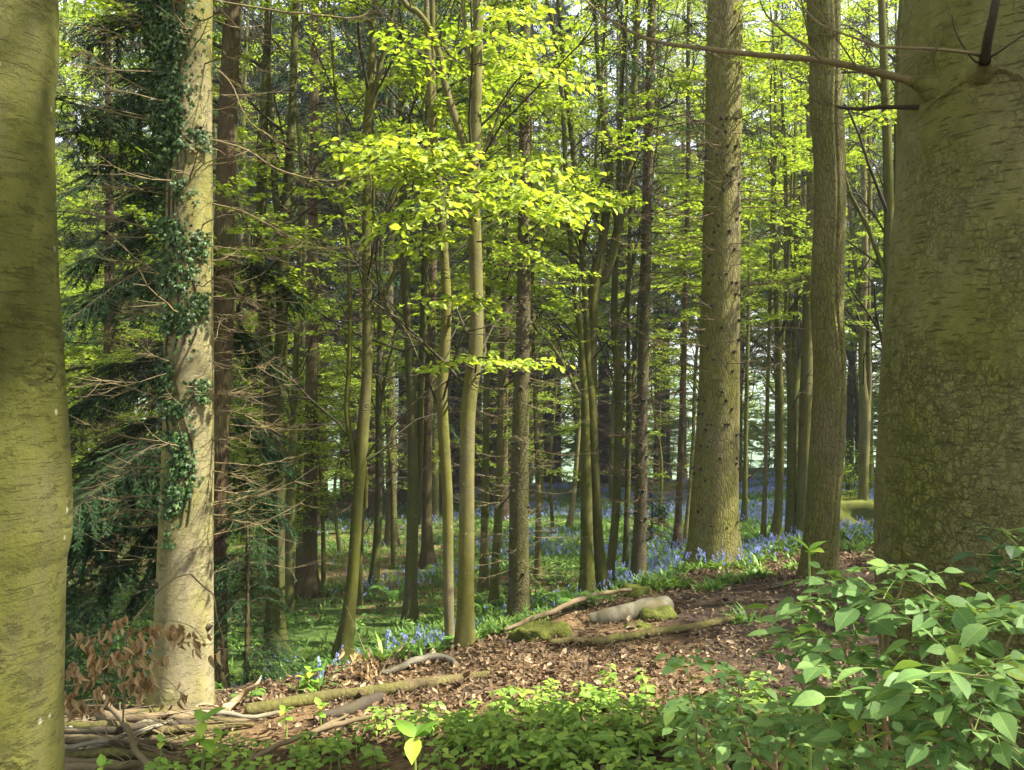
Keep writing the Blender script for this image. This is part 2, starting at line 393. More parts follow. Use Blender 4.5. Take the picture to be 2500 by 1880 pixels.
def ground_mat():
    m, nt = new_mat('woodland_floor'); g = G(nt)
    O = g.coords()
    at_ = g.n('ShaderNodeAttribute', attribute_name='zone')     # R green cover, G bare soil, B distant meadow
    sep = g.n('ShaderNodeSeparateColor'); g.l(at_.outputs['Color'], sep.inputs[0])
    vl = g.voro(g.warp(O, 6, .12), 16)
    litter = g.ramp(g.math('ADD', g.math('MULTIPLY', vl.outputs['Color'], .7), g.math('MULTIPLY', vl.outputs['Distance'], .6)),
                    [(.15, (.038, .024, .013)), (.45, (.098, .06, .031)), (.85, (.19, .122, .062))])
    n1 = g.noise(O, 30, 6, .7).outputs['Fac']
    soil = g.ramp(n1, [(.3, (.020, .015, .011)), (.72, (.085, .058, .04))])
    n2 = g.noise(O, 3.2, 6, .7).outputs['Fac']; n3 = g.noise(O, 24, 5, .7).outputs['Fac']
    green = g.ramp(n3, [(.3, (.035, .062, .015)), (.7, (.098, .165, .033))])
    gf = g.ramp(g.math('ADD', sep.outputs[0], g.math('MULTIPLY', g.math('SUBTRACT', n2, .5), 2.0)), [(.42, (0, 0, 0)), (.58, (1, 1, 1))])
    sf = g.ramp(g.math('ADD', sep.outputs[1], g.math('MULTIPLY', g.math('SUBTRACT', n2, .5), .8)), [(.4, (0, 0, 0)), (.6, (1, 1, 1))])
    c = g.mix(sf, litter, soil); c = g.mix(gf, c, green)
    nm = g.noise(O, .02, 5, .6).outputs['Fac']
    mead = g.ramp(nm, [(.35, (.055, .10, .05)), (.6, (.10, .17, .07))])
    c = g.mix(sep.outputs[2], c, mead)
    h = g.math('ADD', g.math('MULTIPLY', vl.outputs['Distance'], .5), n1)
    g.out(c, .95, h, .9, .04, .1)
    return m
M['ground'] = ground_mat()
m_, nt_ = new_mat('haze'); g_h = G(nt_); pv = g_h.n('ShaderNodeVolumePrincipled'); pv.inputs['Color'].default_value = (.86, .93, 1, 1); pv.inputs['Density'].default_value = .0008
g_h.l(pv.outputs[0], g_h.n('ShaderNodeOutputMaterial').inputs['Volume']); M['haze'] = m_

# ------------------------------------------------------------------ bookkeeping
def thing(name, label, cat, loc, group=None):
    o = bpy.data.objects.new(name, None); COL.objects.link(o)
    o.location = loc; o.empty_display_size = .2
    o['label'] = label; o['category'] = cat
    if group: o['group'] = group
    return o
def tag(o, label, cat, group=None):
    o['label'] = label; o['category'] = cat
    if group: o['group'] = group
    return o

def spline(pts, n):
    p = np.asarray(pts, float)
    if len(p) == 2: return p[0] + (p[1] - p[0]) * np.linspace(0, 1, n)[:, None]
    q = np.vstack([2 * p[0] - p[1], p, 2 * p[-1] - p[-2]])
    ts = np.linspace(0, len(p) - 1 - 1e-6, n); i = ts.astype(int); f = (ts - i)[:, None]
    a, b, c, d = q[i], q[i + 1], q[i + 2], q[i + 3]
    return .5 * (2 * b + (c - a) * f + (2 * a - 5 * b + 4 * c - d) * f ** 2 + (3 * b - a - 3 * c + d) * f ** 3)

def U(a, b): return a + (b - a) * rng.random()
def unit(v):
    v = np.asarray(v, float); return v / (np.linalg.norm(v) + 1e-9)

def trunk(mb, pts, rad, k=20, step=.12, flare=.35, lobes=5, rough=.02, mi=0):
    """bark surface along a path with root flare, buttress lobes and small swellings"""
    pr = np.column_stack([pts, rad]); L = np.linalg.norm(np.diff(pts, axis=0), axis=1).sum()
    n = max(8, int(L / step))
    s = spline(pr, n); p = s[:, :3]; r = np.maximum(s[:, 3], .004)
    d = np.concatenate([[0], np.cumsum(np.linalg.norm(np.diff(p, axis=0), axis=1))])
    th = np.arange(k) / k * 2 * PI; ph = U(0, 6)
    fl = flare * np.exp(-np.maximum(d - .25, 0) / .28)
    lob = 1 + (fl[:, None] * (.75 + .6 * np.cos(lobes * th + ph)[None] * np.exp(-np.maximum(d - .2, 0) / .5)[:, None]))
    nz = vnoise(th[None] * 1.3 + ph * 7, d[:, None] * 1.1 + ph, 1.0) + .5 * vnoise(th[None] * 2.6 + ph, d[:, None] * 3.1, 1.0) - .75
    wrap = np.minimum(th, 2 * PI - th) / PI      # keep the seam closed
    nz = nz * np.minimum(1, wrap * 4)[None]
    R = r[:, None] * lob * (1 + rough * 2.2 * nz)
    mb.tube(p, R, k, mi)
    return p, r

def twigleaves(ml, p0, d, up, L, n, size, T):
    """leaves set alternately along a twig, in a roughly level spray"""
    t = np.linspace(.08, 1.0, n); side = np.where(np.arange(n) % 2, 1., -1.)
    d = unit(d); sd = unit(np.cross(d, up))
    pos = p0 + d * (t * L)[:, None] + rng.normal(0, .012, (n, 3)) + np.array((0, 0, -.10)) * (t ** 2 * L)[:, None]
    ax = d * .65 + sd * side[:, None] * 1.0 + rng.normal(0, .28, (n, 3)) + np.array((0, 0, -.22))
    nr = np.array(up) * 1.0 + rng.normal(0, .42, (n, 3))
    ml.leaves(T, pos, ax, nr, size * rng.uniform(.7, 1.15, n))

def bough(mw, ml, p0, p1, r0, nt, tl, size, arch=.12, T=KITE, per=9, k=4, wood=0):
    """a level spray: main axis from p0 to p1, side twigs either way, leaves on all"""
    p0 = np.asarray(p0, float); p1 = np.asarray(p1, float); d = p1 - p0; L = np.linalg.norm(d)
    midp = (p0 + p1) / 2 + np.array((rng.normal(0, .04) * L, rng.normal(0, .04) * L, arch * L))
    ax = spline([p0, midp, p1], 7)
    mw.tube(ax, np.linspace(r0, r0 * .25, 7), k, wood)
    up = np.array((0, 0, 1.)); du = unit(d); sd = unit(np.cross(du, up))
    for i in range(nt):
        f = .22 + .78 * (i + .5) / nt
        q = ax[int(f * 6)] * (1 - (f * 6) % 1) + ax[min(6, int(f * 6) + 1)] * ((f * 6) % 1)
        s = 1 if i % 2 else -1
        dd = unit(du * U(.55, .9) + sd * s * U(.5, .95) + up * rng.normal(0, .16))
        l = tl * (1.15 - .6 * f) * U(.75, 1.2)
        e = q + dd * l + np.array((0, 0, -.06 * l))
        mw.tube(np.array([q, (q + e) / 2 + rng.normal(0, .03 * l, 3), e]), [r0 * .35, r0 * .25, r0 * .12], 3, wood)
        twigleaves(ml, q, dd, up, l, max(4, int(per * l / .35)), size, T)
    twigleaves(ml, ax[3], unit(p1 - ax[3]), up, np.linalg.norm(p1 - ax[3]), per, size, T)

def limb(mw, ml, p0, az, el, L, r, size, nb, T=KITE, dens=9, k=5):
    """beech limb: rises steeply, then arches outwards, carrying leafy boughs"""
    d0 = np.array((math.cos(az) * math.cos(el), math.sin(az) * math.cos(el), math.sin(el)))
    out = np.array((math.cos(az), math.sin(az), 0.))
    wob = rng.normal(0, .06 * L, (3, 3))
    pts = [p0, p0 + d0 * L * .35 + wob[0], p0 + d0 * L * .65 + out * L * .06 + wob[1], p0 + d0 * L * .85 + out * L * .2 + wob[2]]
    s = spline(pts, 9); mw.tube(s, np.linspace(r, r * .25, 9), k)
    for i in range(nb):
        f = .3 + .7 * (i + U(.2, .8)) / nb; q = s[min(8, int(f * 8))]
        a = az + (1 if i % 2 else -1) * U(.3, 1.3); l = U(.7, 1.3)
        e = q + np.array((math.cos(a), math.sin(a), U(-.1, .45))) * l
        bough(mw, ml, q, e, r * .3, 6, .5, size, .08, T, dens, 3)
    bough(mw, ml, s[-1], s[-1] + unit(out + np.array((0, 0, .3))) * U(.8, 1.2), r * .28, 7, .5, size, .05, T, dens, 3)

def deadbranch(mb, p0, az, el, L, r, sub=4, k=3, sag=.15):
    d = np.array((math.cos(az) * math.cos(el), math.sin(az) * math.cos(el), math.sin(el)))
    sd = np.array((-math.sin(az), math.cos(az), 0))
    c = U(-.25, .25)
    t = np.linspace(0, 1, 6)[:, None]
    s = p0 + d * L * t + sd * c * L * t ** 2 + np.array((0, 0, 1.)) * (-sag * L * t + sag * 1.5 * L * t ** 3) + rng.normal(0, .012 * L, (6, 3)) * (t > 0)
    mb.tube(s, np.linspace(r, r * .25, 6), k)
    for i in range(sub):
        f = U(.25, .95); q = s[int(f * 5)]; a = az + (1 if i % 2 else -1) * U(.4, 1.0)
        l = L * U(.2, .5) * (1.1 - f * .5)
        e = q + np.array((math.cos(a), math.sin(a), U(-.25, .35))) * l
        mb.tube(np.array([q, (q + e) / 2 + rng.normal(0, .06 * l, 3), e]), [r * .45, r * .32, r * .14], 3)

def needlebough(mw, mn, p0, p1, r, droop=.25, nt=22, tl=.55, dense=34, size=.045):
    """drooping conifer branch with side twigs fringed by needles"""
    p0 = np.asarray(p0, float); p1 = np.asarray(p1, float); L = np.linalg.norm(p1 - p0)
    s = spline([p0, (p0 + p1) / 2 + np.array((0, 0, droop * L)), p1], 10)
    mw.tube(s, np.linspace(r, r * .2, 10), 4)
    up = np.array((0, 0, 1.))
    for i in range(nt):
        f = .12 + .86 * (i + U(.1, .9)) / nt
        j = min(8, int(f * 9)); q = s[j] + (s[j + 1] - s[j]) * (f * 9 - j); du = unit(s[j + 1] - s[j]); sd = unit(np.cross(du, up))
        sg = 1 if i % 2 else -1
        dd = unit(du * U(.5, 1.0) + sd * sg * U(.4, 1.0) + up * U(-.55, .1)); l = tl * (1.1 - .55 * f) * U(.6, 1.2)
        n = int(dense * l / .4) + 6
        t = rng.random(n); ps = q + dd * (t * l)[:, None] + np.array((0, 0, -.18)) * (t ** 2 * l)[:, None]
        s2 = unit(np.cross(dd, up))
        sgn = np.where(rng.random(n) < .5, 1., -1.)[:, None]
        axn = dd * .9 + s2 * sgn * rng.uniform(.3, 1.0, (n, 1)) + rng.normal(0, .25, (n, 3)) + np.array((0, 0, -.15))
        mn.leaves(NEEDLE, ps, axn, up + rng.normal(0, .5, (n, 3)), size * rng.uniform(.7, 1.5, n))
        mw.tube(np.array([q, q + dd * l * .5, q + dd * l + np.array((0, 0, -.18 * l))]), [r * .3, r * .2, r * .08], 3)

# ------------------------------------------------------------------ ground sheet
def ground():
    xs = np.concatenate([-np.geomspace(1500, 30, 22)[:-1], np.arange(-30, -9, .6), np.arange(-9, 11, .09), np.arange(11, 30, .6), np.geomspace(30, 1500, 22)])
    ys = np.concatenate([np.arange(-8, 1, .8), np.arange(1, 9, .06), np.arange(9, 20, .12), np.arange(20, 60, .5), np.geomspace(60, 1600, 50)])
    X, Y = np.meshgrid(xs, ys); Z = terr(X, Y)
    nx, ny = len(xs), len(ys)
    i = np.arange(ny - 1)[:, None] * nx; j = np.arange(nx - 1)[None]
    q = np.stack([i + j, i + j + 1, i + nx + j + 1, i + nx + j], -1).reshape(-1, 4)
    mb = MB(); mb.add(np.stack([X, Y, Z], -1).reshape(-1, 3), q)
    o = mb.build('ground', M['ground']); o['kind'] = 'structure'
    green = sstep((Y - crest(np.clip(X, -30, 30)) - .6) / 2.5) * (.62 + .12 * sstep((X + 1) / 4) + .5 * (vnoise(X, Y, .3) - .5))
    near = (Y < crest(np.clip(X, -30, 30)) + .5)
    soil = np.where(near, .15 + .75 * sstep((X - .6) / 1.6) * (1 - .55 * sstep((Y - 7.2 - .3 * X) / 1.5)), .12)
    mead = sstep((Y - 62) / 30)
    ca = o.data.color_attributes.new('zone', 'FLOAT_COLOR', 'POINT')
    ca.data.foreach_set('color', np.stack([green, soil, mead, np.ones_like(X)], -1).astype(np.float32).ravel())
ground()

# ------------------------------------------------------------------ trees of the photograph
OCC = []          # ground positions already taken
LAND = []         # (u, short name) of landmark trunks, for describing what stands between them

def path3d(uvw, y, top=None, wob=.0):
    pts = np.array([P(u, v, y) for u, v, w in uvw]); rad = np.array([w for _, _, w in uvw]) / FX * y / 2
    return pts, rad

def extend(pts, rad, ztop, taper=.25):
    d = unit(pts[-1] - pts[max(0, len(pts) - 3)]); d = unit(d * .7 + np.array((0, 0, .5)))
    h = max(.5, ztop - pts[-1][2]); n = 3
    ex = np.array([pts[-1] + d * h * (i + 1) / n + rng.normal(0, .06, 3) for i in range(n)])
    er = np.array([rad[-1] * (1 - (1 - taper) * (i + 1) / n) for i in range(n)])
    return np.vstack([pts, ex]), np.concatenate([rad, er])

def rooted(pts, rad, y):
    b = pts[0].copy(); gz = float(terr(b[0], b[1])); b[2] = gz
    pts = np.vstack([[b[0], b[1], gz - .25], pts]); rad = np.concatenate([[rad[0] * 1.05], rad])
    return pts, rad

def beech_tree(short, label, uvw, stems=(), y=None, bark='beech_bark', H=12., limbs=9, h0=3.2, size=.072, dens=19, name='beech_tree', group=None, k=18, flare=.5,
               lmin=1.4, lmax=2.6, side=None, rough=.02, cat='beech tree'):
    if y is None: y = at(uvw[0][0], uvw[0][1]).y
    pts, rad = path3d(uvw, y); pts, rad = rooted(pts, rad, y)
    base = pts[1].copy(); base[2] = float(terr(base[0], base[1]))
    root = thing(name, label, cat, base, group); OCC.append((base[0], base[1], rad[1]))
    pts, rad = extend(pts, rad, base[2] + H)
    mt, mw, ml = MB(), MB(), MB()
    p, r = trunk(mt, pts, rad, k, .10, flare, rough=rough)
    tops = [(p, r)]
    st_objs = []
    for st in stems:
        sy = y + (st[0][3] if len(st[0]) > 3 else 0)
        sp, sr = path3d([s[:3] for s in st], sy)
        sp, sr = extend(sp, sr, base[2] + H * U(.8, .98))
        ms = MB(); p2, r2 = trunk(ms, sp, sr, 12, .12, 0.0, rough=rough); st_objs.append(ms); tops.append((p2, r2))
    mws = []
    for p_, r_ in tops:
        mw = MB(); mws.append(mw)
        zz = p_[:, 2] - base[2]; ok = np.where(zz > h0)[0]
        if len(ok) == 0: continue
        nl = max(3, int(limbs / len(tops) + .5))
        for i in range(nl):
            f = (i + U(.1, .9)) / nl; j = ok[min(len(ok) - 1, int(f * len(ok)))]
            az = U(0, 2 * PI) if side is None else rng.normal(side, .9)
            if i: mw = MB(); mws.append(mw)
            limb(mw, ml, p_[j], az, U(.55, 1.05) * (1 - .2 * f), U(lmin, lmax) * (1.1 - .45 * f), max(.012, min(.035, r_[j] * .45)), size, 4 if p_[j, 2] - base[2] < 8 else 3, KITE, dens if p_[j, 2] - base[2] < 8 else int(dens * .4))
        mw = MB(); mws.append(mw); limb(mw, ml, p_[-2], U(0, 6), 1.2, 1.6, .015, size, 3, KITE, dens)
    mt.build('trunk', M[bark], root)
    for ms in st_objs: ms.build('stem', M[bark], root)
    mw = MB()
    for p_, r_ in tops:
        for i in range(9):
            j = int(U(.25, .85) * len(p_)); deadbranch(mw, p_[j], U(0, 6.28), U(.5, 1.15), U(1.0, 2.4), max(.007, r_[j] * .25), 6, 4, -.1)
    mw.build('bare_twigs', M['dark_twig'], root)
    for mw in mws:
        if mw.n: mw.build('branch', M['dark_twig'], root)
    ml.build('crown', M['beech_leaf'], root, smooth=False)
    LAND.append((pts[3][0] / y * FX + CX, short))
    return root, tops, y

def conifer_tree(short, label, uvw, y=None, bark='spruce_bark', H=15., dead=(1.0, 8.0), nd=60, dl=(.4, 1.2), dr=.007, live=6.5, nl=26, ll=(1.2, 2.3), flare=.3, k=20,
                 name='spruce_tree', twig='twig', group=None, rough=.015, cat='spruce tree', stubs=0, sub=4, lobes=5, apart=False, post=None):
    if y is None: y = at(uvw[0][0], uvw[0][1]).y
    pts, rad = path3d(uvw, y); pts, rad = rooted(pts, rad, y)
    base = pts[1].copy(); base[2] = float(terr(base[0], base[1]))
    root = thing(name, label, cat, base, group); OCC.append((base[0], base[1], rad[1]))
    pts, rad = extend(pts, rad, base[2] + H)
    mt, md, mw, mn, mk = MB(), MB(), MB(), MB(), MB(); each = []
    p, r = trunk(mt, pts, rad, k, .08, flare, lobes, rough)
    zz = p[:, 2] - base[2]
    for i in range(nd):
        h = dead[0] + (dead[1] - dead[0]) * (i + U(0, 1)) / nd; j = int(np.argmin(abs(zz - h))); az = U(0, 2 * PI)
        st = p[j] + np.array((math.cos(az), math.sin(az), 0)) * r[j] * .85
        if apart: md_ = MB(); each.append(md_)
        else: md_ = md
        deadbranch(md_, st, az, U(-.15, .35), U(*dl), dr * U(.6, 1.2), sub)
    stub_parts = []
    for i in range(stubs):
        mk = MB(); stub_parts.append(mk)
        h = U(.5, 6.5); j = int(np.argmin(abs(zz - h))); az = U(PI, 2 * PI)
        o = np.array((math.cos(az), math.sin(az), 0)); st = p[j] + o * r[j] * .93
        mk.tube(np.array([st, st + o * .03, st + o * .05 + np.array((0, 0, .012))]), [.036, .02, .006], 5)
        for _ in range(int(U(0, 3.2))): deadbranch(mk, st, az + rng.normal(0, .4), U(-.5, .3), U(.1, .35), .0036, 1)
    for i in range(nl):
        h = live + (H - live) * (i + U(0, 1)) / nl; j = int(np.argmin(abs(zz - h))); az = U(0, 2 * PI); l = U(*ll) * (1.15 - .8 * (h - live) / (H - live))
        st = p[j]; e = st + np.array((math.cos(az) * l, math.sin(az) * l, -.25 * l))
        needlebough(mw, mn, st, e, .014, .12, 14, .5, 14, .085)
    if post: post(mt, p, r)
    mt.build('trunk', M[bark], root)
    if md.n: md.build('dead_branches', M[twig], root)
    for b_ in each: b_.build('dead_branch', M[twig], root)
    for b_ in stub_parts: b_.build('branch_stub', M['dark_twig'], root)
    if mw.n:
        mw.build('branches', M['dark_twig'], root); mn.build('crown', M['needle'], root, smooth=False)
    LAND.append((pts[3][0] / y * FX + CX, short))
    return root, (p, r), y

# --- near left grey beech, cropped by the frame
y = 2.55
pts = np.array([(-34, 2500, 345), (-30, 1880, 346), (-20, 1400, 346), (-2, 1260, 344), (-14, 900, 330), (-20, 640, 312), (-22, 250, 300), (-18, 120, 310), (-16, 0, 306), (-16, -400, 290)])
pp = np.array([P(u, v, y) for u, v, w in pts]); rr = pts[:, 2] / FX * y / 2
bz = float(terr(pp[0][0], y)); pp[0][2] = bz - .2
root = thing('beech_tree', 'thick smooth grey-green beech trunk close by, cropped by the left edge of the picture', 'beech tree', (pp[0][0], y, bz))
OCC.append((pp[0][0], y, .3))
mt, mw, ml = MB(), MB(), MB()
pp[:, 0] -= .022
pp2, rr2 = extend(pp, rr, bz + 13)
p, r = trunk(mt, pp2, rr2, 72, .035, .2, 5, .009)
for i in range(16):
    j = np.argmin(abs(p[:, 2] - bz - U(5.5, 12.5))); limb(mw, ml, p[j], U(1.2, 5.6), U(.3, .8), U(2, 3.2), .03, .09, 4)
mt.build('trunk', M['near_bark'], root); mw.build('branches', M['dark_twig'], root); ml.build('crown', M['beech_leaf'], root, smooth=False)
LAND.append((0, 'big left beech'))

# --- ivy-clad fir
ivy_y = at(442, 1738).y
uv_ivy = [(442, 1738, 152), (446, 1620, 140), (450, 1500, 134), (456, 1240, 124), (461, 1000, 116), (462, 640, 110), (465, 250, 100), (470, 0, 92)]
fir, (ifp, ifr), ivy_y = conifer_tree('ivy-clad fir', 'pale sunlit fir trunk wrapped in ivy, standing behind the stick pile at left', uv_ivy, ivy_y, 'pale_bark', H=14, dead=(.9, 6.0), nd=74,
                      dl=(.25, .8), dr=.0065, live=8.5, nl=16, k=48, name='fir_tree', cat='fir tree', flare=.12, rough=.008, stubs=14, sub=6, apart=True)
for pth, w_ in [([(420, 147), (330, 105), (265, 75), (138, 52)], .012), ([(425, 305), (300, 280), (200, 245), (130, 190)], .013), ([(400, 457), (330, 460), (245, 455)], .010), ([(415, 575), (300, 540), (220, 515), (150, 490)], .012), ([(425, 100), (340, 40), (300, 0)], .012), ([(425, 255), (310, 195), (180, 100)], .011),
                ([(405, 765), (375, 745), (320, 743)], .011), ([(410, 985), (385, 970), (330, 950), (230, 925)], .013), ([(395, 1080), (300, 1065), (235, 1030)], .012), ([(430, 1150), (345, 1140), (300, 1160)], .012), ([(420, 1205), (330, 1212), (260, 1215)], .010), ([(430, 1265), (350, 1245), (280, 1250)], .012), ([(420, 880), (350, 860), (250, 820)], .010), ([(415, 690), (340, 640), (310, 635)], .010),
                ([(520, 155), (560, 200), (610, 300), (700, 350)], .012), ([(520, 340), (600, 365), (690, 420), (800, 440), (910, 425)], .014), ([(520, 495), (600, 520), (700, 575), (800, 610)], .013), ([(520, 0), (600, 15), (760, 36), (860, 42), (905, 28)], .013), ([(520, 600), (600, 610), (700, 606), (820, 604)], .010), ([(520, 730), (580, 730), (620, 735)], .010), ([(520, 765), (565, 770), (600, 768)], .010),
                ([(520, 965), (560, 960), (605, 955)], .010), ([(520, 1075), (575, 1068), (640, 1035)], .012), ([(520, 1235), (565, 1225), (640, 1200)], .013), ([(518, 1262), (600, 1275), (660, 1292)], .011), ([(518, 1147), (580, 1160), (622, 1182)], .010), ([(520, 675), (560, 690), (600, 780)], .009), ([(520, 880), (600, 900), (680, 870)], .010), ([(520, 1000), (590, 1010), (650, 1050)], .009)]:
    dy_ = U(-.25, .25); q = np.array([P(u, v, ivy_y + .05 * (1 if i_ == 0 else 0) + dy_ * i_ / len(pth)) for i_, (u, v) in enumerate(pth)])
    q[0, :2] = q[0, :2] * .7 + np.array((np.interp(q[0, 2], ifp[:, 2], ifp[:, 0]), ivy_y)) * .3
    m_ = MB(); s_ = spline(q, 16) + rng.normal(0, .006, (16, 3)) * np.linspace(0, 1, 16)[:, None]; m_.tube(s_, np.linspace(w_, w_ * .35, 16) * .62, 6)
    dd = unit(q[-1] - q[0]); a_ = math.atan2(dd[1], dd[0])
    for i_ in range(18): deadbranch(m_, s_[int(U(3, 15))], a_ + rng.normal(0, .7), U(-.6, .5), U(.08, .38), .0027, 2)
    m_.build('dead_branch', M['twig'], fir)
# ivy, its own plant
mi, ms = MB(), MB()
ctl = [(-300, 418, 62, 1.2, .16), (0, 420, 62, 1.2, .16), (130, 425, 55, 1.25, .14), (250, 428, 42, 1.1, .12), (400, 432, 48, .7, .09), (560, 428, 42, .9, .10), (640, 442, 60, .75, .07), (760, 455, 44, .7, .05),
       (850, 448, 42, .6, .05), (930, 425, 32, .5, .05), (1010, 440, 40, .5, .04), (1100, 458, 26, .75, .04), (1180, 460, 26, .85, .04), (1260, 452, 20, .85, .04), (1300, 440, 12, .7, .04)]
cv = np.array(ctl)
tz = ifp[:, 2]
def on_trunk(u, v):
    z = EYE + (CY - v) / FX * ivy_y; j = int(np.argmin(abs(tz - z))); c = ifp[j]; R = ifr[j]
    x = (u - CX) / FX * ivy_y - c[0]; s = np.clip(x / R, -1, 1)
    n = np.array((s, -math.sqrt(1 - s * s), 0.)); return c + n * R * 1.0 + np.array((0, 0, z - c[2])), n, x / R
for i in range(13000):
    v = U(-300, 1320); uc, hw, dn, off = [np.interp(v, cv[:, 0], cv[:, k]) for k in (1, 2, 3, 4)]
    u = uc + rng.normal(0, hw * .62)
    if rng.random() > dn * np.clip((vnoise(u, v, .03) - .33 + .35 * (v < 330)) * 3.2, .05, 1): continue
    q, n, rx = on_trunk(u, v)
    if rx < -1: q = q + np.array((max(rx + 1, -.6) * .08, rng.normal(0, .06), 0))
    if rx > 1.05: continue
    q = q + n * abs(rng.normal(0, off * .42)) + n * .008
    mi.leaves(IVY, [q], [rng.normal(0, .5, 3) + np.array((0, 0, -.8)) + n * .3], [n + rng.normal(0, .4, 3)], [U(.019, .038)])
for i in range(1800):   # thinner scatter down the right flank
    v = U(330, 1010); u = 512 - abs(rng.normal(0, 14)) + 0 * v
    if vnoise(u * .2, v, .02) < .45: continue
    q, n, rx = on_trunk(u, v)
    mi.leaves(IVY, [q + n * U(.005, .05)], [rng.normal(0, .5, 3) + np.array((.2, 0, -.8))], [n + rng.normal(0, .4, 3)], [U(.018, .034)])
for off0 in (-25, 8, 30, 50):
    pth = []
    for v in np.linspace(1270 if off0 > 20 else 1060, -200, 40):
        uc = np.interp(v, cv[:, 0], cv[:, 1]) + off0 * (.4 + .6 * vnoise(v, off0, .01)); q, n, rx = on_trunk(uc, v); pth.append(q + n * .006)
    ms.tube(np.array(pth), .006, 5)
ivy = thing('ivy_plant', 'dark green ivy climbing the left side of the pale sunlit fir trunk', 'ivy', ifp[2])
ms.build('stem', M['dark_twig'], ivy); mi.build('foliage', M['ivy'], ivy, smooth=False)

# --- conifer just behind the ivy-clad fir, with living boughs to the left
R3, (p3, r3), y3 = conifer_tree('reddish spruce', 'reddish brown conifer trunk leaning just behind the ivy-clad fir', [(520, 1650, 62), (526, 1240, 56), (540, 900, 52), (546, 640, 50), (556, 300, 44), (566, 0, 40)], 8.2, 'red_bark', H=15,
                       dead=(1.2, 7.5), nd=46, dl=(.5, 1.6), dr=.008, live=9.5, nl=14, name='hemlock_tree', cat='conifer', sub=6, apart=True)
mw, mn = MB(), MB()
for (u0, v0, u1, v1, dy0, dy1, n) in [(540, 620, 140, 800, 0, -1.4, 34), (545, 300, 180, 330, 0, .6, 20), (548, 120, 240, 60, 0, .5, 18), (540, 820, 190, 1010, 0, .9, 26), (548, 60, 330, 10, 0, .3, 16), (545, 500, 270, 560, 0, .8, 22), (535, 960, 230, 900, 0, .8, 24), (540, 700, 210, 760, 0, .2, 30), (540, 560, 200, 640, 0, -.6, 30), (535, 900, 170, 1000, 0, -.4, 34), (530, 1000, 200, 1140, 0, .3, 34), (530, 1100, 240, 1240, 0, .5, 34), (548, 360, 230, 430, 0, .9, 26), (552, 30, 200, 130, 0, .5, 24), (530, 1220, 330, 1450, 0, -.2, 26), (530, 780, 640, 880, 0, .4, 16), (530, 1000, 690, 1120, 0, .4, 22), (530, 1120, 680, 1260, 0, .5, 22), (545, 640, 720, 720, 0, .6, 20),
                                   (530, 1060, 160, 1290, 0, -1.6, 70), (530, 1050, 175, 1250, 0, -1.8, 70), (530, 1075, 150, 1320, 0, -1.4, 70), (530, 1120, 190, 1330, 0, -1.0, 60), (530, 1180, 260, 1420, 0, -.5, 30), (552, 200, 290, 250, 0, .2, 18), (548, 420, 330, 470, 0, .3, 22), (550, 280, 310, 180, 0, .9, 22)]:
    a = P(u0, v0, y3 + dy0); b = P(u1, v1, y3 + dy1)
    needlebough(mw, mn, a, b, .02, .10, int(n * 1.9), .66, 72, .048)
b3 = P(370, 400, 5.6); needlebough(mw, mn, P(60, 215, 4.6), b3, .012, .10, 40, .42, 60, .034)
mw.build('branches', M['dark_twig'], R3); mn.build('foliage', M['needle'], R3, smooth=False)

def seam(mt, p, r):
    v = mt.v[0]; z0 = p[0][2]
    for k_ in range(len(p)):
        pass
    c = np.column_stack([np.interp(v[:, 2], p[:, 2], p[:, c_]) for c_ in (0, 1)]); rr_ = np.interp(v[:, 2], p[:, 2], r)
    dx = (v[:, 0] - c[:, 0]) / rr_; front = v[:, 1] < c[:, 1] + .02
    off = .22 + .14 * np.sin(v[:, 2] * 1.3) + .08 * np.sin(v[:, 2] * 3.7 + 1)
    g_ = np.exp(-((dx - off) / .07) ** 2) * .09 - np.exp(-((dx - off - .17) / .09) ** 2) * .035 - np.exp(-((dx - off + .18) / .10) ** 2) * .05
    g_ = g_ * front * (1 - .5 * np.exp(-(v[:, 2] - z0) / 1.2))
    v[:, 0] -= (v[:, 0] - c[:, 0]) * g_; v[:, 1] -= (v[:, 1] - c[:, 1]) * g_
# --- named beeches and conifers, base upwards: (u, v, width) in the photograph
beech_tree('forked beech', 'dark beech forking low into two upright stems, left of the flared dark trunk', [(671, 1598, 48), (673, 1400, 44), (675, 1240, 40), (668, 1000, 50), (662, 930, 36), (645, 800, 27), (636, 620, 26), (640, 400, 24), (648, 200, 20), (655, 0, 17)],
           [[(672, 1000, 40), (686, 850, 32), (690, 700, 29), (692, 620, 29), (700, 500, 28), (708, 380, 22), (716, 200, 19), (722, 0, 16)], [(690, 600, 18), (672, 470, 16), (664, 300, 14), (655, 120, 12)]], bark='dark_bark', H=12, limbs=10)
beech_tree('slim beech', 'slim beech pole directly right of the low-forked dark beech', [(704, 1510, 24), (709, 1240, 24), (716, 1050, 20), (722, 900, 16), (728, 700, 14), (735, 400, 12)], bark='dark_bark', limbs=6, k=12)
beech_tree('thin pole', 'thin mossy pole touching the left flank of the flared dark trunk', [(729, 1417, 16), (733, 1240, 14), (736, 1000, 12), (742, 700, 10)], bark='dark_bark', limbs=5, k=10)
conifer_tree('flared trunk', 'dark reddish conifer with widely flared roots on brown litter, left of the leaning beech', [(750, 1455, 44), (756, 1350, 36), (758, 1240, 33), (759, 1100, 32), (762, 800, 28), (766, 400, 22), (770, 0, 18)], None, 'red_bark', H=16, dead=(2.0, 9), nd=90,
             dl=(.6, 1.8), live=6.5, nl=30, flare=.95, lobes=7, name='conifer_tree', twig='brown_twig', cat='conifer', k=28)
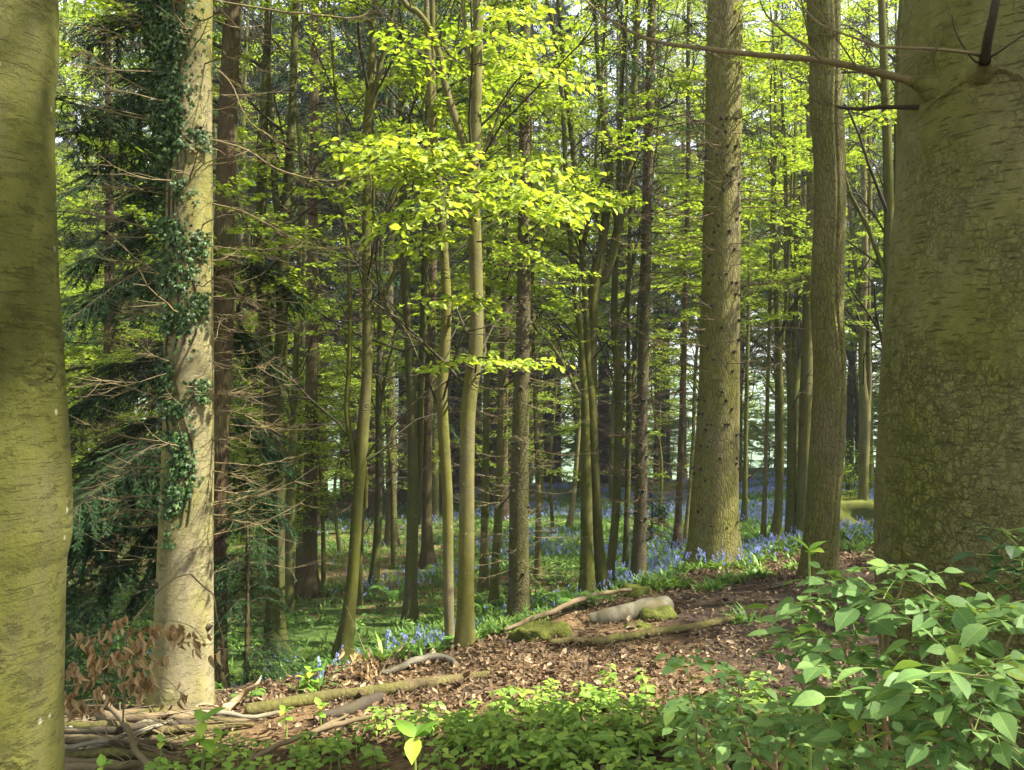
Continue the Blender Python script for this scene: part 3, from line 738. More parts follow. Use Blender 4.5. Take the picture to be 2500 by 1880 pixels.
beech_tree('leaning beech', 'mossy beech leaning right from its foot, forking at mid-height, with dead leaves before it', [(836, 1610, 42), (850, 1510, 33), (862, 1400, 29), (872, 1240, 27), (881, 1130, 28), (886, 1050, 30), (893, 960, 26), (897, 850, 24), (896, 700, 23), (894, 600, 22), (898, 430, 21), (896, 330, 22), (900, 250, 19), (908, 120, 15), (914, 0, 13)],
           [[(868, 1150, 20), (858, 1080, 14), (846, 1000, 13), (852, 900, 12), (855, 760, 11), (850, 620, 10), (838, 500, 9), (825, 300, 8)], [(893, 1240, 10, .1), (893, 1150, 10), (889, 1050, 9)], [(898, 330, 14), (920, 200, 13), (940, 110, 11), (962, 0, 10)],
            [(896, 810, 10), (930, 740, 9), (952, 690, 8), (980, 600, 7)], [(900, 590, 10), (935, 540, 9), (975, 440, 8)]], H=12.5, limbs=14, bark='beech_bark', lmin=1.2)
beech_tree('hidden pole', 'thin pale pole half hidden behind the leaning beech', [(877, 1478, 13), (880, 1350, 12), (886, 1200, 11)], limbs=4, k=10, bark='grey_bark')
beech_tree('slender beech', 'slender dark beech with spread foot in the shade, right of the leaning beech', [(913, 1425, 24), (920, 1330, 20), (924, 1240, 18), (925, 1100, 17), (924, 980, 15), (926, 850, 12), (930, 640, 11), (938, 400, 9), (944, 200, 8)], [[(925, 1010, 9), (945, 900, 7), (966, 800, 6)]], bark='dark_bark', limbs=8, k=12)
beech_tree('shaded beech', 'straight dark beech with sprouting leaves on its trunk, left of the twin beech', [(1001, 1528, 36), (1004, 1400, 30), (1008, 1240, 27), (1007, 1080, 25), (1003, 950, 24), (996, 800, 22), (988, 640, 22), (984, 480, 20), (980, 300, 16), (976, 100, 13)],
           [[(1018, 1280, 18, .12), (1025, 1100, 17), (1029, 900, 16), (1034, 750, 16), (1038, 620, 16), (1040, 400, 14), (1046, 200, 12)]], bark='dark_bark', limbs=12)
conifer_tree('second flared trunk', 'dark reddish conifer with splayed roots directly behind the straight dark beech', [(1044, 1386, 30), (1042, 1240, 25), (1044, 1060, 23), (1052, 850, 21), (1058, 620, 18), (1064, 300, 14)], None, 'red_bark', H=16, dead=(1.5, 9), nd=90, dl=(.6, 1.9), live=6, nl=30,
             flare=.9, lobes=7, name='conifer_tree', twig='brown_twig', cat='conifer')
G2, G2tops, yG = beech_tree('twin beech', 'sunlit smooth twin-stemmed beech with bright lime leaf sprays, at the picture centre', [(1134, 1579, 50), (1136, 1500, 42), (1139, 1300, 38), (1141, 1100, 36), (1142, 1020, 37), (1148, 950, 38), (1160, 870, 36), (1163, 760, 34), (1161, 640, 33), (1157, 540, 32), (1154, 460, 30), (1160, 360, 28), (1164, 200, 26), (1167, 0, 24)],
           [[(1098, 1571, 24, .25), (1094, 1400, 26), (1093, 1240, 26), (1087, 1120, 28), (1079, 966, 27), (1086, 850, 26), (1090, 740, 25), (1084, 620, 21), (1074, 480, 19), (1060, 350, 20), (1050, 200, 19), (1042, 0, 14)],
            [(1148, 390, 22), (1134, 350, 20), (1116, 300, 19), (1090, 220, 18), (1077, 150, 17), (1052, 75, 15), (1020, 30, 14), (980, -5, 13)], [(1150, 380, 14), (1152, 300, 13), (1148, 180, 12), (1140, 90, 10), (1130, 0, 9)], [(1062, 340, 14, .25), (1058, 200, 12), (1056, 0, 10)]],
           bark='grey_bark', H=10, limbs=7, h0=6.0, k=26, flare=.15)
conifer_tree('grey spruce', 'straight grey-brown spruce with rows of thin dead twigs, right of the twin beech', [(1264, 1521, 56), (1266, 1400, 50), (1267, 1240, 46), (1272, 1000, 41), (1277, 800, 35), (1279, 640, 32), (1280, 300, 27), (1281, 0, 23)], None, 'spruce_bark', H=15, dead=(.6, 8), nd=170, dl=(.3, 1.3), dr=.0065, sub=6, live=6.5, nl=18, stubs=30, flare=.12)
beech_tree('thin leaning pole', 'thin beech pole immediately left of the grey spruce', [(1203, 1486, 22), (1214, 1280, 17), (1220, 1100, 15), (1224, 900, 13), (1232, 640, 11)], limbs=6, k=12)
beech_tree('companion pole', 'thin beech pole midway between the twin beech and the grey spruce', [(1181, 1448, 23), (1184, 1240, 19), (1186, 1100, 17), (1190, 800, 15), (1196, 500, 12)], limbs=6, k=12)
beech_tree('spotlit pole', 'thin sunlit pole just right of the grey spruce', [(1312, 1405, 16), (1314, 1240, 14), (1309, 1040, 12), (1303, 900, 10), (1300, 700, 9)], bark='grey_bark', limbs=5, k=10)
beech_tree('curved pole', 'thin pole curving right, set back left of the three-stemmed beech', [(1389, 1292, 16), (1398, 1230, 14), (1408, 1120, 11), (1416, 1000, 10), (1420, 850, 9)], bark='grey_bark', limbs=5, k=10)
beech_tree('three-stemmed beech', 'three-stemmed green beech with a dark knotted fork, foot among the bluebells', [(1433, 1459, 36), (1433, 1350, 31), (1432, 1240, 29), (1430, 1100, 24), (1428, 980, 20), (1422, 880, 15), (1415, 800, 13), (1406, 740, 12), (1396, 620, 12), (1384, 480, 12), (1372, 240, 11), (1350, 60, 10), (1335, 0, 9)],
           [[(1473, 1444, 34, .1), (1462, 1330, 26), (1457, 1240, 24), (1450, 1120, 25), (1444, 980, 26), (1436, 900, 20), (1432, 780, 17), (1424, 640, 15), (1410, 480, 14), (1392, 300, 13), (1370, 100, 12)],
            [(1446, 960, 26, .15), (1445, 820, 26), (1447, 740, 30), (1452, 680, 34), (1466, 620, 24), (1482, 500, 21), (1490, 380, 18), (1470, 270, 14), (1458, 120, 12)], [(1452, 690, 26, .2), (1476, 680, 20), (1492, 630, 22), (1520, 500, 22), (1540, 370, 20), (1550, 180, 16), (1558, 0, 13)],
            [(1412, 960, 10, -.2), (1370, 880, 9), (1330, 820, 8), (1300, 780, 6)], [(1446, 720, 14, .1), (1420, 640, 12), (1432, 560, 11), (1448, 470, 10)]], H=12.5, limbs=16, k=18, bark='beech_bark')
beech_tree('leaning green pole', 'green beech leaning right, just right of the three-stemmed beech', [(1487, 1425, 19), (1496, 1330, 20), (1504, 1240, 21), (1509, 1080, 21), (1509, 930, 20), (1500, 800, 18), (1502, 640, 15), (1512, 400, 13), (1520, 150, 11)], [[(1504, 780, 10), (1525, 740, 9), (1540, 660, 8)]], limbs=9, k=14)
beech_tree('narrow pole', 'narrow dark pole close left of the straight brown spruce', [(1527, 1398, 15), (1531, 1240, 14), (1534, 1080, 15), (1536, 980, 16), (1534, 850, 10), (1536, 640, 10), (1543, 400, 8)], [[(1538, 960, 8), (1552, 880, 8), (1558, 760, 7)]], bark='dark_bark', limbs=8, k=12)
conifer_tree('brown spruce', 'straight brown spruce with small dead twigs, left of the stout fir', [(1557, 1425, 40), (1562, 1300, 33), (1564, 1240, 32), (1567, 1000, 29), (1573, 800, 27), (1577, 620, 26), (1585, 300, 23), (1592, 0, 21)], None, 'spruce_bark', H=16, dead=(.8, 9), nd=190, dl=(.3, 1.5), dr=.007, sub=6, live=6.5, nl=16, stubs=30, twig='brown_twig', flare=.15)
conifer_tree('reddish pine', 'reddish conifer with flared foot among bluebells, close left of the stout fir', [(1652, 1348, 20), (1657, 1240, 17), (1663, 1080, 15), (1669, 900, 14), (1673, 700, 13), (1680, 400, 11)], None, 'red_bark', H=17, dead=(1, 10), nd=110, dl=(.5, 1.5), dr=.009, live=7, nl=18, flare=.7, name='conifer_tree', cat='conifer')
beech_tree('sunlit pole', 'thin sunlit pole leaning between the reddish conifer and the stout fir', [(1672, 1330, 12), (1680, 1240, 10), (1692, 1080, 9), (1698, 900, 8)], bark='grey_bark', limbs=5, k=10)
conifer_tree('stout fir', 'stout fissured fir with spreading foot and dark twig stubs, behind the bluebell edge', [(1742, 1385, 128), (1743, 1320, 120), (1744, 1240, 114), (1754, 1000, 101), (1758, 810, 95), (1761, 620, 91), (1766, 300, 87), (1770, 0, 84)], None, 'fir_bark', H=17, dead=(2.6, 9), nd=150, dl=(.5, 2.0), dr=.008, sub=6, live=8, nl=14,
             stubs=98, twig='brown_twig', flare=.32, k=40, name='fir_tree', cat='fir tree', rough=.01)
beech_tree('mossy pole', 'slim pole with its foot in bluebells, just right of the stout fir', [(1816, 1275, 14), (1819, 1180, 12), (1822, 1000, 10), (1828, 700, 9)], limbs=5, k=10)
beech_tree('bright pole', 'narrow brightly lit pole standing in the bluebells', [(1863, 1328, 13), (1869, 1140, 10), (1874, 960, 9), (1880, 700, 8)], bark='grey_bark', limbs=5, k=10)
beech_tree('green pole', 'mossy pole in the bluebells, third trunk left of the seamed trunk', [(1889, 1328, 24), (1900, 1240, 20), (1905, 1080, 18), (1903, 920, 17), (1897, 740, 14), (1890, 500, 11)], [[(1903, 880, 9), (1918, 760, 9), (1926, 600, 8)]], limbs=8, k=14)
beech_tree('second green pole', 'mossy pole in the bluebells, second trunk left of the seamed trunk', [(1930, 1316, 26), (1932, 1150, 22), (1932, 1000, 20), (1926, 850, 15), (1920, 640, 12)], [[(1933, 980, 12), (1940, 850, 12), (1944, 640, 10)]], limbs=8, k=14)
beech_tree('flat-sided beech', 'smooth beech standing hard against the left side of the seamed trunk', [(1958, 1318, 34), (1962, 1200, 33), (1968, 1000, 31), (1972, 800, 28), (1976, 640, 25), (1980, 500, 22), (1978, 300, 18)], limbs=6, k=18, bark='grey_bark')
conifer_tree('seamed trunk', 'tall brown trunk with a long vertical seam and rough bark, left of the huge fir', [(1998, 1410, 88), (2003, 1340, 82), (2008, 1240, 81), (2022, 1050, 80), (2026, 900, 76), (2020, 740, 76), (2024, 560, 73), (2026, 400, 72), (2016, 230, 76), (2014, 120, 70), (2010, 0, 78)], None, 'oak_bark', H=16, nd=0, live=9, nl=12, k=90, flare=.12, post=seam,
             name='tree', cat='tree', rough=.035)
beech_tree('split beech', 'smooth beech splitting into two parallel stems, between the seamed trunk and the huge fir', [(2108, 1286, 30), (2108, 1200, 24), (2110, 1080, 25), (2112, 1010, 27), (2106, 930, 17), (2104, 850, 16), (2110, 700, 16), (2112, 620, 15), (2108, 400, 13), (2112, 200, 12)],
           [[(2118, 1030, 13, .05), (2122, 930, 12), (2121, 850, 11), (2120, 700, 11), (2124, 500, 10)], [(2106, 740, 9, .1), (2092, 680, 9), (2078, 560, 8), (2070, 420, 7)]], limbs=8, k=16, bark='grey_bark', h0=4)
beech_tree('edge beech', 'dark green beech forking high, its edge hidden by the huge fir', [(2160, 1318, 44), (2163, 1200, 42), (2168, 1050, 40), (2172, 900, 38), (2176, 760, 38), (2170, 640, 26), (2170, 520, 24), (2166, 350, 22), (2158, 150, 19), (2152, 0, 17)],
           [[(2182, 740, 28, .05), (2192, 600, 22), (2194, 480, 20), (2192, 300, 18), (2196, 100, 15)], [(2168, 690, 9), (2150, 640, 11), (2120, 560, 10), (2090, 500, 8), (2066, 440, 7)]], limbs=9, k=20, bark='beech_bark')

# --- the huge fir on the right
yX = 3.25
px = [(2505, 2300, 660), (2500, 1856, 600), (2492, 1500, 640), (2480, 1240, 628), (2488, 1000, 618), (2496, 800, 612), (2502, 620, 596), (2508, 460, 580), (2510, 270, 576), (2516, 0, 562), (2520, -300, 545)]
pp = np.array([P(u, v, yX) for u, v, w in px]); rr = np.array([w for _, _, w in px]) / FX * yX / 2
gz = float(terr(pp[0][0], yX)); pp[0][2] = gz - .35; pp[1][2] = gz + .1
X = thing('fir_tree', 'huge fir trunk with scaly cracked olive bark filling the right edge', 'fir tree', (pp[1][0], yX, gz)); OCC.append((pp[1][0], yX, .6))
LAND.append((2190, 'huge fir'))
pp, rr = extend(pp, rr, gz + 16)
mt = MB(); p, r = trunk(mt, pp, rr, 180, .03, .02, 5, .012); mt.build('trunk', M['scaly'], X)
def br(name, pts, w0, w1, mat, n=26, k=8, parent=X):
    q = np.array([P(u, v, y) for u, v, y in pts]); s = spline(q, n); m = MB()
    rr_ = np.linspace(w0, w1, n) / 2 * (1 + .3 * np.exp(-np.arange(n) / (n * .06))) * (1 + .12 * (vnoise(np.arange(n) * 1.7, np.full(n, w0 * 99), 1) - .5))
    m.tube(s, rr_, k); return m, s
m, s = br('branch', [(2300, 222, 3.15), (2225, 198, 3.14), (2120, 172, 3.14), (2010, 148, 3.18), (1839, 133, 3.3), (1720, 118, 3.45), (1623, 106, 3.6), (1546, 80, 3.8), (1469, 34, 4.0), (1410, -20, 4.2)], .036, .008, 'twig', 40)
for a, b, w in [((2005, 146, 3.1), [(1970, 112, 3.1), (1925, 85, 3.15), (1870, 35, 3.2), (1850, -20, 3.2)], .016), ((2090, 163, 3.0), [(2040, 90, 2.9), (2000, 30, 2.85), (1960, -20, 2.8)], .007), ((1720, 118, 3.45), [(1640, 80, 3.5), (1560, 70, 3.6), (1500, 40, 3.7)], .006),
                ((1800, 128, 3.35), [(1760, 170, 3.3), (1730, 190, 3.3)], .004), ((1925, 85, 3.15), [(1880, 88, 3.15), (1840, 62, 3.15)], .008), ((1620, 106, 3.6), [(1570, 130, 3.6), (1530, 128, 3.65)], .004)]:
    q = np.array([P(*a)] + [P(*t) for t in b]); m.tube(spline(q, 12), np.linspace(w, w * .3, 12) / 2, 5)
for i in range(60):
    j = int(U(4, 38)); deadbranch(m, s[j], U(0, 6.3), U(-.6, .6), U(.08, .4), .0022, 2)
m.build('branch', M['twig'], X)
mk = MB(); mk.tube(spline([P(2216, 196, 3.14), P(2262, 209, 3.14), P(2330, 236, 3.12)], 12), .019 + .075 * np.linspace(0, 1, 12) ** 1.6, 14); mk.build('branch_collar', M['scaly'], X)
mk = MB(); mk.tube(spline([P(2404, 148, 2.85), P(2401, 172, 2.93), P(2398, 196, 3.05)], 12), .021 + .10 * np.linspace(0, 1, 12) ** 1.7, 16); mk.build('branch_collar', M['scaly'], X)
m, s = br('branch', [(2262, 262, 3.2), (2150, 262, 3.2), (2100, 266, 3.15), (2046, 262, 3.2)], .022, .012, 'twig'); 
for i in range(10): deadbranch(m, s[int(U(6, 25))], U(2, 5), U(-.6, .6), U(.1, .35), .002, 2)
m.build('branch', M['dark_twig'], X)
m, s = br('branch', [(2400, 150, 2.93), (2394, 136, 2.86), (2360, 128, 2.8), (2280, 120, 2.76), (2190, 116, 2.76), (2148, 113, 2.8), (2086, 92, 2.85), (2026, 70, 2.9), (1986, 46, 2.95), (1940, -10, 3.0)], .015, .005, 'twig')
for i in range(16): deadbranch(m, s[int(U(8, 25))], U(1, 6), U(-.6, .6), U(.08, .3), .0018, 2)
m.build('branch', M['twig'], X)
m, s = br('branch', [(2400, 178, 2.98), (2403, 158, 2.88), (2412, 95, 2.78), (2424, 40, 2.72), (2434, -14, 2.70)], .038, .026, 'dark_twig', 14, 10)
for a in ([(2408, 145, 2.87), (2440, 126, 2.8), (2500, 85, 2.7)], [(2396, 150, 2.88), (2380, 150, 2.82), (2352, 115, 2.8), (2330, 70, 2.8), (2324, 35, 2.8)]):
    q = np.array([P(*t) for t in a]); m.tube(spline(q, 10), np.linspace(.0045, .002, 10), 5)
m.build('branch', M['dark_twig'], X)
mk = MB()     # wrinkled collar of bark under the broken branch
jc = int(np.argmin(abs(p[:, 2] - P(2400, 178, 2.93)[2]))); cxx, cyy, crr = p[jc, 0], p[jc, 1], r[jc]
for k_ in range(9):
    a = np.linspace(-1.35, 1.35, 17); w_ = .022 + .011 * k_; c0 = P(2400, 172, 2.93); cu = []
    for t in a:
        xx = c0[0] + math.sin(t) * w_ * 1.15 + rng.normal(0, .002); zz_ = c0[2] - (1 - math.cos(t)) * w_ * 1.0 - .004 * k_ + .012
        cu.append((xx, cyy - math.sqrt(max(.01, crr ** 2 - (xx - cxx) ** 2)) - .016 + .0008 * k_, zz_ + rng.normal(0, .002)))
    mk.tube(np.array(cu), np.linspace(.35, 1, 9).tolist()[::-1][k_] * .0085 * np.sin(np.linspace(.35, PI - .35, 17)), 6)
mk.build('branch_collar', M['scaly'], X)
mw, mn = MB(), MB()
for i in range(26):
    h = U(7, 15.5); j = int(np.argmin(abs(p[:, 2] - gz - h))); az = U(0, 6.28); l = U(1.5, 3)
    needlebough(mw, mn, p[j], p[j] + np.array((math.cos(az) * l, math.sin(az) * l, -.2 * l)), .02, .1, 16, .55, 16, .08)
mw.build('branches', M['dark_twig'], X); mn.build('crown', M['needle'], X, smooth=False)

# --- lime leaf sprays of the twin beech
mw, ml = MB(), MB()
yy = yG
sprays = [((1150, 470), (905, 360), -.3, -1.6, 18, .60), ((1150, 450), (1010, 352), -.2, -1.3, 16, .55), ((1160, 470), (1420, 480), -.3, -1.2, 18, .62), ((1160, 460), (1330, 420), -.2, -1.6, 14, .5), ((1150, 500), (1000, 430), -.4, -1.0, 14, .5), ((1150, 520), (960, 560), -.3, -1.2, 16, .5),
          ((1160, 540), (1330, 520), -.3, -1.4, 14, .5), ((1150, 560), (1030, 610), -.3, -1.0, 12, .42), ((1165, 590), (1330, 640), -.3, -.9, 12, .45), ((1120, 470), (1080, 530), -.8, -1.9, 12, .45),
          ((1150, 745), (1030, 745), -.2, -1.2, 10, .34), ((1150, 735), (1195, 760), -.3, -1.0, 8, .3), ((1156, 900), (1042, 898), -.2, -.9, 9, .3), ((1165, 915), (1335, 888), -.2, -.9, 13, .36), ((1160, 910), (1200, 880), -.3, -1.3, 8, .3),
          ((1170, 110), (1300, 110), -.2, -1.3, 13, .5), ((1170, 160), (1390, 200), -.2, -1.2, 15, .52), ((1170, 60), (1270, 40), -.2, -1.0, 12, .42), 
          ((1050, 440), (900, 420), -.6, -1.3, 12, .45), ((1250, 470), (1420, 540), -.8, -1.3, 12, .42)]
for (a, b, d0, d1, nt, tl) in sprays:
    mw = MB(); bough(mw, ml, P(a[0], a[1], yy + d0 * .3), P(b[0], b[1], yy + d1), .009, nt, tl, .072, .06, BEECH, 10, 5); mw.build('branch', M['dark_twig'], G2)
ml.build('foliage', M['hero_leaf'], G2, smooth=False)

# ------------------------------------------------------------------ trees farther back: a few kinds, copied
def copy_tree(o):
    c = o.copy(); COL.objects.link(c)
    for ch in o.children:
        d = ch.copy(); COL.objects.link(d); d.parent = c
    return c
def proto_beech(H, r0, nl, h0, fork, size=.078):
    root = thing('beech_tree', '-', 'beech tree', (0, 0, 0))
    mt, mw, ml = MB(), MB(), MB()
    n = 7; zs = np.linspace(-.3, H, n)
    bend = np.cumsum(rng.normal(0, .10, (n, 2)), axis=0); bend[:2] = 0
    pts = np.column_stack([bend, zs]); rad = r0 * (1 - .8 * np.linspace(0, 1, n))
    p, r = trunk(mt, pts, rad, 12, .25, .4, rough=.02)
    tops = [(p, r)]
    if fork:
        j = int(len(p) * U(.2, .4)); a = U(0, 6.28); d = np.array((math.cos(a), math.sin(a), 0))
        sp = np.array([p[j], p[j] + d * .35 + (0, 0, 1.2), p[j] + d * .8 + (0, 0, 4), p[j] + d * 1.1 + (0, 0, H * .6)])
        tops.append(trunk(mt, sp, np.array([r[j] * .8, r[j] * .65, r[j] * .5, .015]), 10, .25, 0))
    for p_, r_ in tops:
        ok = np.where(p_[:, 2] > h0)[0]; m = int(nl / len(tops))
        for i in range(m):
            j = ok[min(len(ok) - 1, int((i + U(.1, .9)) / m * len(ok)))]; f = p_[j, 2] / H
            limb(mw, ml, p_[j], U(0, 6.28), U(.5, 1.0), U(1.6, 2.9) * (1.15 - .5 * f), max(.012, r_[j] * .4), size, 5 if f < .62 else 3, KITE, 24 if f < .62 else 9)
    for p_, r_ in tops:
        for i in range(22):
            j = int(U(.12, .9) * len(p_)); deadbranch(mw, p_[j], U(0, 6.28), U(.5, 1.15), U(1.2, 2.8), max(.008, r_[j] * .28), 6, 4, -.1)
    mt.build('trunk', M['beech_bark'], root); mw.build('branches', M['dark_twig'], root); ml.build('crown', M['beech_leaf'], root, smooth=False)
    return root
def proto_conifer(H, r0, nd, live, nl, bark, twig, low=1.0, dl=(.6, 1.9)):
    root = thing('conifer_tree', '-', 'conifer', (0, 0, 0))
    mt, md, mw, mn = MB(), MB(), MB(), MB()
    zs = np.linspace(-.3, H, 6); pts = np.column_stack([rng.normal(0, .03, (6, 2)), zs]); pts[:2, :2] = 0
    p, r = trunk(mt, pts, r0 * (1 - .85 * np.linspace(0, 1, 6)), 12, .25, .7, 6, .02)
    for i in range(nd):
        h = low + (live + 2 - low) * (i + U(0, 1)) / nd; j = int(np.argmin(abs(p[:, 2] - h)))
        deadbranch(md, p[j], U(0, 6.28), U(-.25, .3), U(*dl), .011, 6, 3, .2)
    for i in range(nl):
        f = (i + U(0, 1)) / nl; h = live + (H - live) * f; j = int(np.argmin(abs(p[:, 2] - h))); az = U(0, 6.28); l = U(1.6, 2.8) * (1.1 - .8 * f)
        needlebough(mw, mn, p[j], p[j] + np.array((math.cos(az) * l, math.sin(az) * l, -.3 * l)), .015, .12, 16, .6, 14, .11)
    mt.build('trunk', M[bark], root); md.build('dead_branches', M[twig], root); mw.build('branches', M['dark_twig'], root); mn.build('crown', M['needle'], root, smooth=False)
    return root

PB = [proto_beech(14, .13, 30, 2.4, True), proto_beech(15, .11, 28, 3.0, False), proto_beech(13, .15, 34, 2.0, True), proto_beech(16, .12, 30, 3.5, False), proto_beech(12, .09, 28, 1.4, True)]
PCN = [proto_conifer(15, .17, 110, 5.5, 40, 'red_bark', 'brown_twig'), proto_conifer(17, .20, 130, 6.5, 40, 'red_bark', 'brown_twig', .5, (.7, 2.2)), proto_conifer(14, .14, 120, 5.0, 40, 'spruce_bark', 'brown_twig', .6), proto_conifer(16, .16, 70, 3.5, 44, 'spruce_bark', 'dark_twig', 1.5)]
PBu, PCu = [False] * 5, [False] * 4
taken = list(OCC); BG = []
def put(kind, x, y, sc=None):
    P_, used = (PB, PBu) if kind == 'b' else (PCN, PCu)
    k = int(rng.integers(len(P_))); o = P_[k] if not used[k] else copy_tree(P_[k]); used[k] = True
    s = sc or U(.88, 1.15); hs = 1.0 if sc else max(1.0, (.5 * y + 4.5) / 13.5); o.location = (x, y, float(terr(x, y))); o.rotation_euler = (0, 0, U(0, 6.28)); ws = s * (1 + .45 * (hs - 1)); o.scale = (ws, ws, s * hs)
    taken.append((x, y, .3)); BG.append((kind, o, x, y)); return o
def free(x, y, d): return all((x - a) ** 2 + (y - b) ** 2 > (d + c * .5) ** 2 for a, b, c in taken)
for i in range(3400):
    y = 13 + 38 * U(0, 1) ** .75; a = U(-.92, .92); x = a * y
    if abs(x) > 34: continue
    if y < 15 and abs(a) < .62: continue
    conz = (-.45 < a < .02 and y > 19) or (.02 <= a < .24 and y > 38)
    if conz:
        if free(x, y, 3.0 if y < 28 else (1.7 if y > 34 and a < .02 else 2.1)): put('c' if U(0, 1) < .75 else 'b', x, y)
    else:
        gap = .05 < a < .24 and y > 24
        if 0 < x < 13 and 11 < y < 25 and not free(x, y, 4.6): continue
        right = a > .24
        if free(x, y, 3.6 if gap else (3.5 if y < 27 else (2.7 if right else 2.2))): put('b' if U(0, 1) < (.90 if not gap else .7) else 'c', x, y)
    if len(BG) > 290: break
PT = [proto_beech(9, .07, 34, .4, True, .10), proto_beech(8, .06, 34, .3, True, .10)]; PTu = [False, False]
for i in range(900):
    a = U(-.75, .8); y = U(45, 62); x = a * y
    if not free(x, y, 2.6 if a > .02 or a < -.5 else 3.6): continue
    k_ = int(rng.integers(2)); o = PT[k_] if not PTu[k_] else copy_tree(PT[k_]); PTu[k_] = True
    s_ = U(.8, 1.2); o.location = (x, y, float(terr(x, y))); o.rotation_euler = (0, 0, U(0, 6.28)); o.scale = (s_, s_, s_ * U(.9, 1.3)); taken.append((x, y, .3)); BG.append(('t', o, x, y))
    if len([1 for b_ in BG if b_[0] == 't']) > 66: break
# trees around the camera whose crowns shade the foreground (outside the picture)
SHADE = [(-6.5, 3.5, 'b'), (-7.5, 7.5, 'b'), (-4.5, -1.5, 'b'), (4.8, -2.0, 'b'), (7.5, 1.0, 'c'), (10.3, 5.8, 'b'), (12.5, 9.0, 'b'), (14.0, 11.0, 'b'), (0.5, -4.5, 'b'), (-9, 11, 'c'), (16, 5, 'b'), (7.0, -4.5, 'c')]
for x, y, k in SHADE:
    o = put(k, x, y, 1.0)
NSH = len(SHADE)
# a label for each: which landmark trunks it stands between, then which one of those
LAND.sort()
marks = [l for l in LAND if l[1] in ('big left beech', 'ivy-clad fir', 'forked beech', 'leaning beech', 'twin beech', 'grey spruce', 'three-stemmed beech', 'brown spruce', 'stout fir', 'seamed trunk', 'huge fir')]
ORD = ['leftmost', 'second', 'third', 'fourth', 'fifth', 'sixth', 'seventh', 'eighth', 'ninth', 'tenth', 'eleventh', 'twelfth', 'thirteenth', 'fourteenth', 'fifteenth', 'sixteenth', 'seventeenth', 'eighteenth', 'nineteenth', 'twentieth', 'twenty-first', 'twenty-second', 'twenty-third', 'twenty-fourth', 'twenty-fifth', 'twenty-sixth', 'twenty-seventh', 'twenty-eighth', 'twenty-ninth', 'thirtieth']
gaps = {}
for kind, o, x, y in BG:
    u = CX + FX * x / max(y, .1); vis = y > 3 and -40 < u < 2300
    if not vis:
        o['label'] = 'tree outside the picture whose crown shades the forest edge'; o['group'] = 'canopy trees beyond the picture'; continue
    i = sum(1 for m in marks if m[0] < u)
    gaps.setdefault((kind, i), []).append((u, o))
for (kind, i), lst in gaps.items():
    lst.sort(key=lambda t: t[0])
    nm = {'b': 'distant beech pole', 'c': 'distant dark conifer', 't': 'bushy young beech at wood edge'}[kind]
    l = marks[i - 1][1] if i > 0 else None; r = marks[i][1] if i < len(marks) else None
    where = f'between {l} and {r}' if l and r else (f'right of the {l}' if l else f'behind the {r}')
    for k, (u, o) in enumerate(lst):
        o['label'] = (f'{ORD[min(k, 29)]} {nm} {where}' if len(lst) > 1 else f'only {nm} {where}')
        o['group'] = 'background ' + {'b': 'beeches', 'c': 'conifers', 't': 'wood edge thicket'}[kind]

# young dark conifers low at the left
def young_conifer(x, y, H, label, spread=.55, size=.036, dens=62):
    z = float(terr(x, y)); root = thing('young_conifer', label, 'young conifer', (x, y, z), 'young conifers near the ivy-clad fir')
    mt, mw, mn = MB(), MB(), MB()
    pts = np.array([(x, y, z - .1), (x + .02, y, z + H * .5), (x, y + .03, z + H)]); trunk(mt, pts, np.array([.03, .018, .005]), 8, .2, .1)
    for i in range(int(H * 18)):
        f = (i + U(0, 1)) / (H * 18); az = U(0, 6.28); l = spread * H * (1.0 - .85 * f) * U(.5, 1.0)
        q = np.array((x, y, z + .1 + (H - .1) * f)); needlebough(mw, mn, q, q + np.array((math.cos(az) * l, math.sin(az) * l, -.2 * l)), .007, .15, int(8 + 9 * l), .36, dens, size)
    mt.build('trunk', M['red_bark'], root); mw.build('branches', M['dark_twig'], root); mn.build('foliage', M['needle'], root, smooth=False)
a = at(250, 1640); young_conifer(P(255, 0, 7.6)[0], 7.6, 2.5, 'tall dark blue-green young conifer left of the ivy-clad fir, behind the withered leaves', .5)
young_conifer(P(600, 0, 7.9)[0], 7.9, 2.2, 'dark young conifer directly right of the reddish leaning conifer, beside the forked beech', .34)
young_conifer(P(150, 0, 9.5)[0], 9.5, 2.2, 'low young conifer beside the big left beech in the shade')
young_conifer(P(1590, 0, 17.5)[0], 17.5, 1.3, 'small young conifer right of the brown spruce among bluebells')

